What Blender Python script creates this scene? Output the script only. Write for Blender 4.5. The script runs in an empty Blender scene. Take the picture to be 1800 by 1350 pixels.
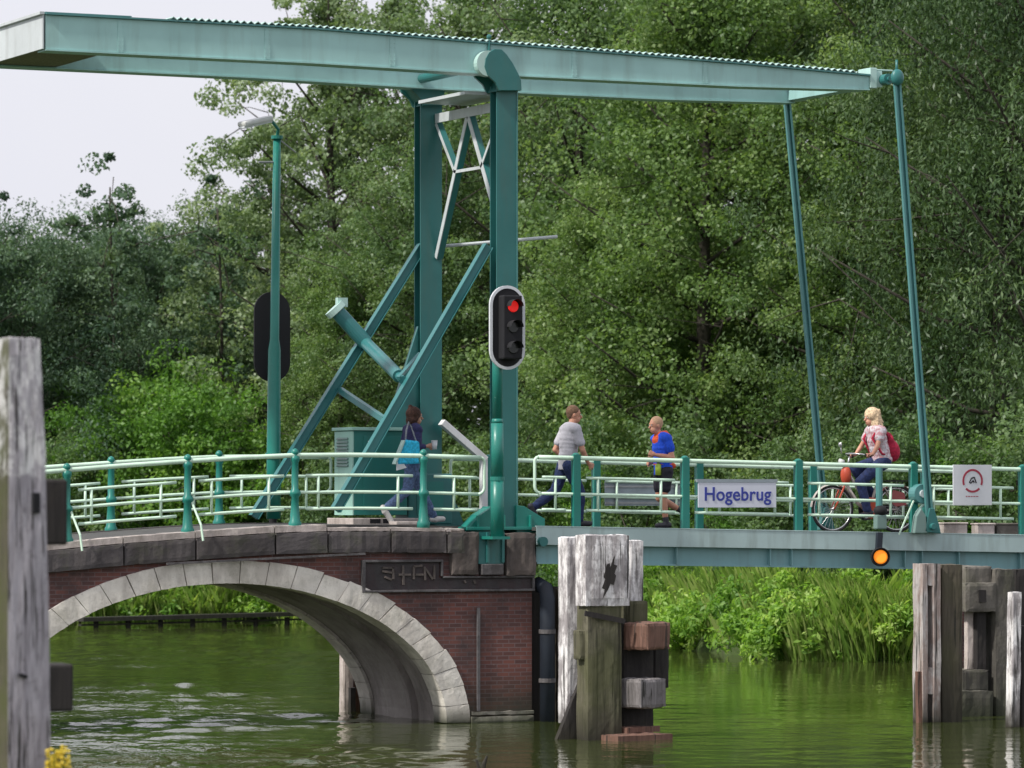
import bpy, bmesh, math, random
import numpy as np
from mathutils import Vector, Matrix, Euler
random.seed(7)
scene = bpy.context.scene
COL = scene.collection
R = math.radians

# ------------------------------------------------------------------ camera
TH = R(25); F = 7500.0; EYE = 3.3; D0 = 62.5
PH = math.atan((870 - 675) / F)
FH = Vector((math.sin(TH), math.cos(TH), 0)); RT = Vector((math.cos(TH), -math.sin(TH), 0))
CAM = -D0 * FH + .1 * RT; CAM.z = EYE
FW = FH * math.cos(PH) + Vector((0, 0, math.sin(PH)))
UP = RT.cross(FW)
cd = bpy.data.cameras.new('camera'); cd.sensor_width = 36; cd.lens = F / 1800 * 36
cd.clip_start = .5; cd.clip_end = 4000
cam = bpy.data.objects.new('camera', cd); COL.objects.link(cam)
cam.matrix_world = Matrix(((RT.x, UP.x, -FW.x, CAM.x), (RT.y, UP.y, -FW.y, CAM.y), (RT.z, UP.z, -FW.z, CAM.z), (0, 0, 0, 1)))
scene.camera = cam
cd.dof.use_dof = True; cd.dof.focus_distance = 63.5; cd.dof.aperture_fstop = 2.9; cd.dof.aperture_blades = 8

def ray(u, v):
    return FW + RT * ((u - 900) / F) - UP * ((v - 675) / F)
def P(u, v, Y):
    """real-world point seen at (u, v) of the photograph on the vertical plane at bridge offset Y"""
    d = ray(u, v); return CAM + d * ((Y - CAM.y) / d.y)
def PZ(u, v, Z):
    d = ray(u, v); return CAM + d * ((Z - CAM.z) / d.z)
def PD(u, v, D):
    return CAM + ray(u, v) * D
def LD(lat, D, z=0.):
    """lateral / depth measured from the camera's standpoint, along the river"""
    p = CAM + RT * lat + FH * D; return Vector((p.x, p.y, z))

# ------------------------------------------------------------------ meshes
class MB:
    def __init__(s): s.v = []; s.f = []; s.m = []
    def add(s, vs, fs, mi=0):
        o = len(s.v); s.v += [tuple(x) for x in vs]; s.f += [tuple(i + o for i in f) for f in fs]; s.m += [mi] * len(fs); return s
    def box(s, c, size, rot=None, mi=0):
        h = Vector(size) / 2; c = Vector(c)
        vs = [Vector((x * h.x, y * h.y, z * h.z)) for x in (-1, 1) for y in (-1, 1) for z in (-1, 1)]
        if rot is not None:
            m = rot if isinstance(rot, Matrix) else Euler(rot).to_matrix(); vs = [m @ q for q in vs]
        return s.add([q + c for q in vs], [(0, 1, 3, 2), (4, 6, 7, 5), (0, 4, 5, 1), (2, 3, 7, 6), (0, 2, 6, 4), (1, 5, 7, 3)], mi)
    def b2(s, x0, x1, y0, y1, z0, z1, mi=0):
        return s.box(((x0 + x1) / 2, (y0 + y1) / 2, (z0 + z1) / 2), (abs(x1 - x0), abs(y1 - y0), abs(z1 - z0)), None, mi)
    def bar(s, p0, p1, w, h, up=(0, 0, 1), w1=None, h1=None, mi=0):
        """rectangular bar: w across, h along 'up'"""
        p0 = Vector(p0); p1 = Vector(p1); d = (p1 - p0).normalized(); up = Vector(up)
        sd = d.cross(up).normalized(); u = sd.cross(d).normalized(); vs = []
        for p, ww, hh in ((p0, w, h), (p1, w1 or w, h1 or h)):
            for a, b in ((-1, -1), (1, -1), (1, 1), (-1, 1)): vs.append(p + sd * (a * ww / 2) + u * (b * hh / 2))
        return s.add(vs, [(0, 1, 2, 3), (7, 6, 5, 4), (0, 4, 5, 1), (1, 5, 6, 2), (2, 6, 7, 3), (3, 7, 4, 0)], mi)
    def tube(s, pts, r, n=10, cap=True, mi=0):
        pts = [Vector(p) for p in pts]; k = len(pts); rs = r if isinstance(r, (list, tuple)) else [r] * k
        vs = []; pu = None
        for i, p in enumerate(pts):
            d = (pts[min(i + 1, k - 1)] - pts[max(i - 1, 0)]).normalized()
            ref = pu if pu is not None else (Vector((0, 0, 1)) if abs(d.z) < .9 else Vector((1, 0, 0)))
            a = d.cross(ref).normalized(); b = a.cross(d).normalized(); pu = b
            for j in range(n):
                t = 2 * math.pi * j / n; vs.append(p + (a * math.cos(t) + b * math.sin(t)) * rs[i])
        fs = [(i * n + j, i * n + (j + 1) % n, (i + 1) * n + (j + 1) % n, (i + 1) * n + j) for i in range(k - 1) for j in range(n)]
        if cap: fs += [tuple(reversed(range(n))), tuple((k - 1) * n + j for j in range(n))]
        return s.add(vs, fs, mi)
    def lathe(s, c, prof, n=14, mi=0):
        return s.tube([Vector(c) + Vector((0, 0, z)) for r, z in prof], [r for r, z in prof], n, True, mi) if len({z for r, z in prof}) == len(prof) else s
    def prism(s, poly, y0, y1, mi=0):
        """poly in x,z extruded along Y"""
        n = len(poly); vs = [(x, y0, z) for x, z in poly] + [(x, y1, z) for x, z in poly]
        return s.add(vs, [tuple(range(n)), tuple(reversed(range(n, 2 * n)))] + [(i, i + n, (i + 1) % n + n, (i + 1) % n) for i in range(n)], mi)
    def ell(s, c, r, rot=None, n=14, m=8, mi=0):
        c = Vector(c); r = Vector(r) if not isinstance(r, (int, float)) else Vector((r, r, r)); vs = []; fs = []
        M = Euler(rot).to_matrix() if rot is not None else Matrix.Identity(3)
        for i in range(m + 1):
            ph = math.pi * i / m
            for j in range(n):
                t = 2 * math.pi * j / n
                vs.append(c + M @ Vector((r.x * math.sin(ph) * math.cos(t), r.y * math.sin(ph) * math.sin(t), r.z * math.cos(ph))))
        for i in range(m):
            for j in range(n): fs.append((i * n + j, (i + 1) * n + j, (i + 1) * n + (j + 1) % n, i * n + (j + 1) % n))
        return s.add(vs, fs, mi)
    def cap2(s, p0, p1, r0, r1=None, n=12, mi=0):
        """round-ended tapered limb"""
        r1 = r1 or r0; p0 = Vector(p0); p1 = Vector(p1); d = (p1 - p0); L = d.length or 1e-6; d = d / L
        pts = []; rs = []
        for k in (0, .3, .6, .85): a = k * math.pi / 2; pts.append(p0 - d * r0 * math.cos(a)); rs.append(max(r0 * math.sin(a), 1e-3))
        pts.append(p0); rs.append(r0); pts.append(p1); rs.append(r1)
        for k in (.15, .4, .7, 1): a = k * math.pi / 2; pts.append(p1 + d * r1 * math.sin(a)); rs.append(max(r1 * math.cos(a), 1e-3))
        return s.tube(pts, rs, n, True, mi)
    def build(s, name, mat, parent=None, smooth=False, bevel=0, remesh=0, label=None, fix=True, worn=0, cuts=7, fold=0, edge=.9):
        off = parent_world(parent) if parent is not None else Vector()
        me = bpy.data.meshes.new(name)
        me.from_pydata([(x - off.x, y - off.y, z - off.z) for x, y, z in s.v], [], s.f)
        for q in (mat if isinstance(mat, (list, tuple)) else [mat]): me.materials.append(q)
        me.polygons.foreach_set('material_index', s.m)
        if fix:
            bm = bmesh.new(); bm.from_mesh(me)
            bmesh.ops.remove_doubles(bm, verts=bm.verts, dist=1e-5)
            bmesh.ops.recalc_face_normals(bm, faces=bm.faces)
            if worn:
                bmesh.ops.triangulate(bm, faces=[f for f in bm.faces if len(f.verts) > 4])
                for it in range(2):
                    el = [e for e in bm.edges if e.calc_length() > .16]
                    if el: bmesh.ops.subdivide_edges(bm, edges=el, cuts=cuts if it == 0 else 2, use_grid_fill=True)
                bm.normal_update(); from mathutils import noise as mn
                for v in bm.verts:
                    p = v.co + off; k = len({tuple(round(c, 1) for c in f.normal) for f in v.link_faces})
                    q = mn.noise(Vector((p.x * 7, p.y * 7, p.z * 1.6))) + .6 * mn.noise(Vector((p.x * 19, p.y * 19, p.z * 5)))
                    v.co += v.normal * worn * (q - (edge if k > 1 else 0))
            bm.to_mesh(me); bm.free()
        o = bpy.data.objects.new(name, me)
        if remesh or bevel:
            COL.objects.link(o)
            if remesh:
                md = o.modifiers.new('r', 'REMESH'); md.mode = 'VOXEL'; md.voxel_size = remesh
                sm = o.modifiers.new('s', 'SMOOTH'); sm.iterations = 3; sm.factor = .5
            if bevel:
                md = o.modifiers.new('b', 'BEVEL'); md.width = bevel; md.segments = 2; md.limit_method = 'ANGLE'; md.angle_limit = R(40)
            bpy.context.view_layer.update()
            me2 = bpy.data.meshes.new_from_object(o.evaluated_get(bpy.context.evaluated_depsgraph_get()))
            if fold:
                from mathutils import noise as mn
                for v, nn in [(v, v.normal.copy()) for v in me2.vertices]:
                    c = v.co.copy(); v.co = c + nn * fold * (mn.noise(Vector((c.x * 6, c.y * 6, c.z * 12))) + .25 * mn.noise(c * 18))
            o.modifiers.clear(); o.data = me2; COL.objects.unlink(o); me2.name = name
        COL.objects.link(o)
        if smooth or remesh:
            for p in o.data.polygons: p.use_smooth = True
        if parent is not None: o.parent = parent
        if label: o['label'] = label
        return o

def parent_world(o):
    v = Vector()
    while o is not None: v += o.location; o = o.parent
    return v
def tag(o, label=None, cat=None, group=None, kind=None):
    if label: o['label'] = label
    if cat: o['category'] = cat
    if group: o['group'] = group
    if kind: o['kind'] = kind
    return o
def thing(name, loc, label, cat, group=None):
    o = bpy.data.objects.new(name, None); o.empty_display_size = .2; COL.objects.link(o); o.location = loc
    return tag(o, label, cat, group)
def copy_tree(o, parent=None):
    c = o.copy(); COL.objects.link(c)
    if parent is not None: c.parent = parent
    for ch in [x for x in bpy.data.objects if x.parent == o]: copy_tree(ch, c)
    return c

# ------------------------------------------------------------------ materials
def nodes(name):
    m = bpy.data.materials.new(name); m.use_nodes = True; nt = m.node_tree
    return m, nt, nt.nodes['Principled BSDF'], nt.nodes['Material Output']
def N(nt, t, **kw):
    n = nt.nodes.new(t)
    for k, v in kw.items():
        if k in n.inputs: n.inputs[k].default_value = v
        else: setattr(n, k, v)
    return n
def ramp(nt, fac, stops):
    r = nt.nodes.new('ShaderNodeValToRGB'); e = r.color_ramp.elements
    while len(e) < len(stops): e.new(.5)
    for i, (p, c) in enumerate(stops): e[i].position = p; e[i].color = (*c, 1) if len(c) == 3 else c
    nt.links.new(fac, r.inputs[0]); return r.outputs[0]
def mix(nt, fac, a, b, mode='MIX'):
    m = nt.nodes.new('ShaderNodeMix'); m.data_type = 'RGBA'; m.blend_type = mode
    for sock, x in ((m.inputs[0], fac), (m.inputs[6], a), (m.inputs[7], b)):
        if hasattr(x, 'is_output'): nt.links.new(x, sock)
        elif isinstance(x, (int, float)): sock.default_value = x
        else: sock.default_value = (*x, 1)
    return m.outputs[2]
def noise(nt, scale, detail=4, rough=.55, vec=None, stretch=None):
    n = N(nt, 'ShaderNodeTexNoise', Scale=scale, Detail=detail, Roughness=rough)
    if vec is None: vec = geo(nt, stretch)
    nt.links.new(vec, n.inputs['Vector']); return n.outputs[0]
def geo(nt, stretch=None, obj=False):
    g = nt.nodes.new('ShaderNodeTexCoord') if obj else nt.nodes.new('ShaderNodeNewGeometry')
    o = g.outputs['Object'] if obj else g.outputs['Position']
    if stretch:
        mp = nt.nodes.new('ShaderNodeMapping'); mp.inputs['Scale'].default_value = stretch
        nt.links.new(o, mp.inputs[0]); o = mp.outputs[0]
    return o
def bump(nt, b, h, strength=.3, dist=.02):
    bp = N(nt, 'ShaderNodeBump', Strength=strength, Distance=dist); nt.links.new(h, bp.inputs['Height']); nt.links.new(bp.outputs[0], b.inputs['Normal'])
def plain(name, col, rough=.5, metal=0., var=.15, sc=6, obj=False):
    m, nt, b, o = nodes(name)
    n = noise(nt, sc, 5, .6, geo(nt, None, obj))
    c2 = tuple(x * (1 - var) for x in col); c3 = tuple(min(1, x * (1 + var)) for x in col)
    nt.links.new(ramp(nt, n, [(.3, c2), (.7, c3)]), b.inputs['Base Color'])
    b.inputs['Roughness'].default_value = rough; b.inputs['Metallic'].default_value = metal
    return m
def paint(name, col, dirt=(.1, .09, .06), amt=.35, rough=.42, rust=.0):
    """weathered gloss paint: broad fading, vertical dirt runs, chips"""
    m, nt, b, o = nodes(name)
    big = noise(nt, .9, 4, .6); run = noise(nt, 5, 5, .6, stretch=(1, 1, .12)); fine = noise(nt, 28, 4, .7)
    c = ramp(nt, big, [(.3, tuple(x * .88 for x in col)), (.7, tuple(min(1, x * 1.1 + .01) for x in col))])
    f1 = ramp(nt, run, [(.5, (0, 0, 0)), (.78, (amt, amt, amt))])
    c = mix(nt, f1, c, dirt)
    f2 = ramp(nt, fine, [(.66, (0, 0, 0)), (.74, (rust + .12,) * 3)])
    c = mix(nt, f2, c, (.16, .09, .05) if rust else dirt)
    nt.links.new(c, b.inputs['Base Color'])
    r = ramp(nt, fine, [(.3, (rough - .08,) * 3), (.7, (rough + .15,) * 3)]); nt.links.new(r, b.inputs['Roughness'])
    bump(nt, b, big, .25, .015)
    return m
M = {}
M['beam'] = paint('pale sea green paint', (.34, .57, .555), amt=.30, rough=.38)
M['tip'] = paint('light sea green paint', (.42, .60, .56), amt=.2)
M['post'] = paint('dark teal paint', (.022, .150, .145), amt=.28, rough=.36)
M['strut'] = paint('mid teal paint', (.028, .165, .17), amt=.15, rough=.34)
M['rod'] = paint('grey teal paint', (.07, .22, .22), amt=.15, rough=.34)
M['brace'] = paint('grey white paint', (.52, .56, .58), amt=.3)  # pale tone also carries the sunlit faces of the cross braces
M['green'] = paint('bridge green paint', (.008, .185, .15), amt=.12, rough=.33)
M['guard'] = paint('worn white paint', (.74, .75, .76), amt=.3)
M['rail'] = paint('pale green rail paint', (.62, .82, .66), amt=.3, rough=.4)
M['girder'] = paint('grey green deck edge paint', (.40, .52, .52), amt=.45, rust=.3, dirt=(.10, .11, .08))
M['web'] = paint('grey teal girder paint', (.19, .36, .38), amt=.35, rust=.2)
M['soffit'] = paint('rusty brown underside', (.10, .085, .05), amt=.5, rust=.5)
M['cab'] = paint('pale mint cabinet paint', (.33, .58, .50), amt=.25)  # same paint as the cabinet front, with sunlight put into the colour
M['cabdark'] = paint('deep green cabinet paint', (.012, .17, .145), amt=.15)  # cabinet paint darkened, the shade on the front put into the colour
M['louvre'] = paint('grey louvre', (.16, .25, .23), amt=.4)
M['black'] = plain('matt black', (.007, .007, .010), .8)
M['rubber'] = plain('black rubber', (.02, .02, .02), .8)
M['steel'] = plain('dull steel', (.35, .36, .37), .4, .6)
M['chrome'] = plain('bright steel', (.6, .6, .6), .25, .9)
M['white'] = plain('white enamel', (.66, .68, .72), .35, 0, .05)
M['signwhite'] = plain('sign white', (.62, .64, .74), .3, 0, .04)
M['signback'] = plain('bare sign back', (.30, .35, .39), .45, .2, .1)
M['blue'] = plain('sign blue', (.03, .045, .30), .4, 0, .03)
M['red'] = plain('sign red', (.36, .03, .06), .4, 0, .05)
M['ink'] = plain('sign black', (.03, .03, .035), .5, 0, .05)
M['lampglass'] = plain('lamp housing', (.62, .63, .62), .35, 0, .08)

def emit(name, col, s):
    m, nt, b, o = nodes(name); b.inputs['Base Color'].default_value = (*col, 1)
    b.inputs['Emission Color'].default_value = (*col, 1); b.inputs['Emission Strength'].default_value = s; return m
M['redlight'] = emit('lit red lens', (.8, .015, .012), .42)
M['amberlight'] = emit('lit amber lens', (1., .28, .02), .62)
M['darklens'] = plain('unlit lens', (.02, .022, .02), .2, 0, .1)

def brickmat():
    m, nt, b, o = nodes('dark red clinker brick'); p = geo(nt)
    sx = nt.nodes.new('ShaderNodeSeparateXYZ'); nt.links.new(p, sx.inputs[0])
    cx = nt.nodes.new('ShaderNodeCombineXYZ'); ad = N(nt, 'ShaderNodeMath', operation='ADD')
    nt.links.new(sx.outputs[0], ad.inputs[0]); nt.links.new(sx.outputs[1], ad.inputs[1])
    nt.links.new(ad.outputs[0], cx.inputs[0]); nt.links.new(sx.outputs[2], cx.inputs[1])
    br = N(nt, 'ShaderNodeTexBrick', Scale=1.0); br.offset = .5
    br.inputs['Color1'].default_value = (.20, .072, .056, 1); br.inputs['Color2'].default_value = (.10, .046, .042, 1)
    br.inputs['Mortar'].default_value = (.17, .12, .12, 1)
    br.inputs['Mortar Size'].default_value = .007; br.inputs['Brick Width'].default_value = .19; br.inputs['Row Height'].default_value = .06
    br.inputs['Mortar Smooth'].default_value = .3
    nt.links.new(cx.outputs[0], br.inputs['Vector'])
    c = mix(nt, ramp(nt, noise(nt, 1.3, 6, .65), [(.42, (0, 0, 0)), (.66, (.75,) * 3)]), br.outputs[0], (.045, .035, .036))
    c = mix(nt, ramp(nt, noise(nt, 3.5, 6, .7), [(.56, (0, 0, 0)), (.72, (.55,) * 3)]), c, (.21, .10, .085))
    c = mix(nt, ramp(nt, noise(nt, 9, 6, .7), [(.62, (0, 0, 0)), (.75, (.5,) * 3)]), c, (.24, .21, .19))
    # algae above the waterline
    mr = N(nt, 'ShaderNodeMapRange'); mr.inputs[1].default_value = .75; mr.inputs[2].default_value = .0; nt.links.new(sx.outputs[2], mr.inputs[0])
    c = mix(nt, mr.outputs[0], c, (.03, .036, .022))
    nt.links.new(c, b.inputs['Base Color']); b.inputs['Roughness'].default_value = .85
    bump(nt, b, br.outputs['Fac'], -.5, .012); return m
M['brick'] = brickmat()
def stonemat(name, c1, c2, stain=(.03, .03, .03), s=1., sc=3, moss=0, wl=0):
    m, nt, b, o = nodes(name)
    c = ramp(nt, noise(nt, sc, 8, .65), [(.3, c1), (.7, c2)])
    st = noise(nt, sc * .8, 6, .7, stretch=(1, 1, .35))
    c = mix(nt, ramp(nt, st, [(.44, (0, 0, 0)), (.62, (s * .8,) * 3)]), c, stain)
    c = mix(nt, ramp(nt, noise(nt, 22, 5, .75), [(.58, (0, 0, 0)), (.72, (.45,) * 3)]), c, stain)
    if moss: c = mix(nt, ramp(nt, noise(nt, 2.2, 6, .7), [(.5, (0, 0, 0)), (.64, (moss,) * 3)]), c, (.07, .085, .03))
    g = nt.nodes.new('ShaderNodeNewGeometry'); c = mix(nt, 1., c, ramp(nt, g.outputs['Random Per Island'], [(0, (.90, .90, .90)), (1, (1.04, 1.03, 1.02))]), 'MULTIPLY')
    sx = nt.nodes.new('ShaderNodeSeparateXYZ'); nt.links.new(geo(nt), sx.inputs[0])
    if wl:
        mr = N(nt, 'ShaderNodeMapRange'); mr.inputs[1].default_value = wl; mr.inputs[2].default_value = 0; nt.links.new(sx.outputs[2], mr.inputs[0])
        c = mix(nt, mr.outputs[0], c, (.035, .04, .022))
    nt.links.new(c, b.inputs['Base Color']); b.inputs['Roughness'].default_value = .88
    bump(nt, b, noise(nt, 14, 7, .7), .5, .02); return m
M['ring'] = stonemat('weathered limestone', (.70, .65, .59), (.90, .86, .79), (.22, .19, .16), .62, 1.7, .25, .3)
M['band'] = stonemat('dark sooty bluestone', (.060, .054, .060), (.13, .115, .115), (.035, .028, .026), .7, 1.6, .3)
M['brownstone'] = stonemat('brown stone', (.085, .068, .06), (.15, .125, .115), (.03, .028, .028), .8, 3)
M['moulding'] = stonemat('grey stone moulding', (.085, .08, .084), (.16, .15, .155), (.035, .03, .03), .8, 6)
M['frieze'] = stonemat('sooty carved stone', (.035, .033, .036), (.065, .058, .06), (.05, .02, .024), .6, 4)
M['footing'] = stonemat('footing stone', (.16, .15, .12), (.28, .27, .24), (.05, .05, .03), .9, 4, .4, .12)
M['soff'] = stonemat('plastered soffit', (.30, .27, .25), (.44, .40, .38), (.10, .085, .075), .8, 1.2)
M['paving'] = stonemat('pinkish paving edge', (.46, .40, .37), (.64, .57, .54), (.12, .10, .085), .6, 4, .2)
M['asphalt'] = stonemat('deck wearing course', (.06, .06, .06), (.09, .09, .085), (.04, .04, .04), .4, 3)
M['concrete'] = stonemat('stained concrete', (.11, .10, .085), (.19, .175, .155), (.03, .028, .025), .9, 2.5, .3, .6)
def woodmat(name, c1, c2, crack=(.02, .018, .015), green=0, wl=0, peel=None, peel_z=None, sc=1.):
    m, nt, b, o = nodes(name)
    g = noise(nt, 7 * sc, 7, .65, stretch=(1, 1, .06)); 
    c = ramp(nt, g, [(.3, c1), (.7, c2)])
    if peel:
        pn = noise(nt, 5 * sc, 6, .7, stretch=(1, 1, .45))
        fac = ramp(nt, pn, [(.44, (1, 1, 1)), (.56, (.12,) * 3)])
        if peel_z is not None:
            sx = nt.nodes.new('ShaderNodeSeparateXYZ'); nt.links.new(geo(nt), sx.inputs[0])
            ad = N(nt, 'ShaderNodeMath', operation='MULTIPLY_ADD'); nt.links.new(pn, ad.inputs[0]); ad.inputs[1].default_value = .3; nt.links.new(sx.outputs[2], ad.inputs[2])
            gt = N(nt, 'ShaderNodeMath', operation='GREATER_THAN'); nt.links.new(ad.outputs[0], gt.inputs[0]); gt.inputs[1].default_value = peel_z + .15
            mu = N(nt, 'ShaderNodeMath', operation='MULTIPLY'); nt.links.new(fac, mu.inputs[0]); nt.links.new(gt.outputs[0], mu.inputs[1]); fac = mu.outputs[0]
        c = mix(nt, fac, c, peel)
    c = mix(nt, 1., c, ramp(nt, noise(nt, 34 * sc, 5, .7, stretch=(1, 1, .07)), [(.3, (.62, .61, .60)), (.7, (1.2, 1.2, 1.2))]), 'MULTIPLY')
    c = mix(nt, ramp(nt, noise(nt, 4.5 * sc, 6, .75), [(.55, (0, 0, 0)), (.68, (.5,) * 3)]), c, (.045, .038, .03))
    c = mix(nt, ramp(nt, noise(nt, 16 * sc, 5, .6, stretch=(1, 1, .04)), [(.57, (0, 0, 0)), (.62, (.9,) * 3)]), c, crack)
    if green: c = mix(nt, ramp(nt, noise(nt, 1.6 * sc, 5, .65), [(.38, (0, 0, 0)), (.62, (green,) * 3)]), c, (.060, .068, .018))
    if wl:
        sx = nt.nodes.new('ShaderNodeSeparateXYZ'); nt.links.new(geo(nt), sx.inputs[0])
        mr = N(nt, 'ShaderNodeMapRange'); mr.inputs[1].default_value = wl; mr.inputs[2].default_value = 0; nt.links.new(sx.outputs[2], mr.inputs[0])
        c = mix(nt, mr.outputs[0], c, (.025, .022, .014))
    nt.links.new(c, b.inputs['Base Color']); b.inputs['Roughness'].default_value = .82
    bump(nt, b, g, .7, .02); return m
M['pile_white'] = woodmat('whitewashed timber', (.22, .20, .21), (.36, .33, .34), peel=(.82, .80, .81), wl=.5)
M['pile_big'] = woodmat('grey lilac oak with peeling paint', (.30, .275, .31), (.50, .475, .52), peel=(.80, .79, .80), peel_z=3.43, sc=2.2)
M['pile_moss'] = woodmat('mossy oak', (.05, .046, .028), (.11, .10, .06), green=.85, sc=2.2, peel=(.55, .55, .55), peel_z=3.43)
M['pile_green'] = woodmat('algae covered timber', (.07, .062, .04), (.17, .16, .11), green=.6, wl=.5)
M['pile_pink'] = woodmat('pinkish worn timber', (.26, .19, .17), (.44, .36, .33), peel=(.46, .43, .42), wl=.5)
M['pile_brown'] = woodmat('brown worn timber', (.060, .048, .036), (.12, .10, .075), green=.35, wl=.9)
M['pile_dark'] = woodmat('tarred timber', (.014, .012, .012), (.034, .029, .028), wl=.3)
M['pile_grey'] = woodmat('silvered timber', (.12, .11, .11), (.27, .25, .255), sc=1.5)
M['pile_rust'] = woodmat('reddish fender timber', (.13, .065, .045), (.22, .12, .09))
M['jetty'] = woodmat('dark jetty timber', (.02, .02, .015), (.04, .04, .03))
M['pipe'] = plain('dark blue grey pipe', (.012, .018, .030), .65, 0, .3, 3)
# ================================================================== masonry arch bridge
DK = [(-16, 2.28), (-12, 2.36), (-9, 2.5), (-7.13, 2.63), (-6.1, 2.715), (-5.07, 2.785), (-4.2, 2.84), (-3.47, 2.875), (-2.5, 2.885), (-1.46, 2.875), (-.5, 2.85), (.30, 2.84), (9.6, 2.66)]
def dk(x):
    for (a, za), (b, zb) in zip(DK, DK[1:]):
        if x <= b: return za + (zb - za) * (x - a) / (b - a)
    return DK[-1][1]
br = thing('arch_bridge', (-4.46, 1.3, 0), 'old brick arch bridge with pale stone arch ring and dark stone band, standing in river', 'bridge')
YN, YF = -.30, 2.82
AX, AO, HO, AI, HI = -4.50, 3.79, 2.38, 3.41, 2.05
NA = 48
def arc(a, h, k, n=NA): t = math.pi * k / n; return AX - a * math.cos(t), h * math.sin(t)
XL, XR = -16.0, .29
def spandrel(y0, y1, w):
    outer = [arc(AO - .02, HO - .02, k) for k in range(NA + 1)]
    vs = []; fs = []
    top = lambda x: dk(x) - .30
    cols = [(XL, 0.)] + [(XL + (outer[0][0] - XL) * k / 8, -.6) for k in range(1, 8)] + outer + [(outer[-1][0] + (XR - outer[-1][0]) * k / 3, -.6) for k in range(1, 4)]
    cols[0] = (XL, -.6)
    for y in (y0, y1):
        for x, z in cols: vs += [(x, y, z if z > 0 else -.6), (x, y, top(x))]
    n = len(cols)
    for i in range(n - 1):
        a = 2 * i; b = a + 2
        fs += [(a, b, b + 1, a + 1), (2 * n + a, 2 * n + a + 1, 2 * n + b + 1, 2 * n + b), (a + 1, b + 1, 2 * n + b + 1, 2 * n + a + 1), (a, 2 * n + a, 2 * n + b, b)]
    fs += [(2 * n - 2, 4 * n - 2, 4 * n - 1, 2 * n - 1), (0, 1, 2 * n + 1, 2 * n)]
    w.add(vs, fs)
w = MB(); spandrel(YN, YF, w); w.build('brick_wall', M['brick'], br)
# voussoirs, slightly uneven, with open joints
def ring(y0, y1, seed, nm):
    rg = random.Random(seed); w = MB(); nv = 27
    for k in range(nv):
        t0 = math.pi * k / nv + rg.uniform(.0008, .0018); t1 = math.pi * (k + 1) / nv - rg.uniform(.0008, .0018); j = rg.uniform(-.006, .006); jo = rg.uniform(-.02, .02)
        pts = [(AX - (AI + j * .3) * math.cos(t), (HI + j * .3) * math.sin(t)) for t in (t0, (t0 + t1) / 2, t1)] + [(AX - (AO + jo) * math.cos(t), (HO + jo) * math.sin(t)) for t in (t1, (t0 + t1) / 2, t0)]
        pts = [(x, z if z > .001 else -.5) for x, z in pts]
        w.prism(pts, y0 - abs(j) , y1)
    return w.build(nm, M['ring'], br, worn=.007, cuts=3, edge=.45)
ring(YN - .045, YN + .42, 1, 'arch_ring'); ring(YF - .4, YF + .04, 2, 'arch_ring')
w = MB()   # barrel between the two rings, set back with a groove
for (a, h, y0, y1) in ((AI + .05, HI + .05, YN + .42, .75), (AI + .16, HI + .16, .75, 1.02), (AI + .05, HI + .05, 1.02, YF - .4)):
    for k in range(NA):
        p, q = arc(a, h, k), arc(a, h, k + 1); p2, q2 = arc(AO - .03, HO - .03, k), arc(AO - .03, HO - .03, k + 1)
        w.prism([(p[0], p[1] or -.5), (q[0], q[1] if k < NA - 1 else -.5), (q2[0], q2[1] if k < NA - 1 else -.5), (p2[0], p2[1] or -.5)], y0, y1)
w.build('barrel_vault', M['soff'], br, fix=True)
# stone band of separate blocks under the railing
rg = random.Random(5); w = MB(); wt = MB(); x = -15.9
blocks = []
while x < -.9:
    L = rg.uniform(.75, 1.25); x1 = min(x + L, -.82); blocks.append((x, x1)); x = x1
for a, b in blocks:
    j = rg.uniform(-.012, .012); g = .006
    ta, tb = dk(a) - .10, dk(b) - .10
    w.prism([(a + g, ta - .31), (b - g, tb - .31), (b - g, tb), (a + g, ta)], YN - .10 + j, YN + .5)
w.build('stone_band', M['band'], br, worn=.012, cuts=4)
w = MB()
for a, b in blocks:
    t = .10 if b < -2.6 else .055
    w.prism([(a + .004, dk(a) - .10), (b - .004, dk(b) - .10), (b - .004, dk(b) - .10 + t), (a + .004, dk(a) - .10 + t)], YN - .06, YN + .35)
w.build('coping', M['paving'], br, worn=.008, cuts=4)
w = MB(); NX = 60
for i in range(NX):
    a = XL + (XR - XL) * i / NX; b = XL + (XR - XL) * (i + 1) / NX
    w.prism([(a, dk(a) - .30), (b, dk(b) - .30), (b, dk(b) - .012), (a, dk(a) - .012)], YN + .352, YF - .2)
w.build('roadway', M['asphalt'], br)
w = MB()
for i in range(NX):
    a = XL + (XR - XL) * i / NX; b = XL + (XR - XL) * (i + 1) / NX
    w.prism([(a, dk(a) - .41), (b, dk(b) - .41), (b, dk(b) + .0), (a, dk(a) + .0)], YF - .198, YF + .1)
w.build('far_stone_band', M['band'], br)
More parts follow.
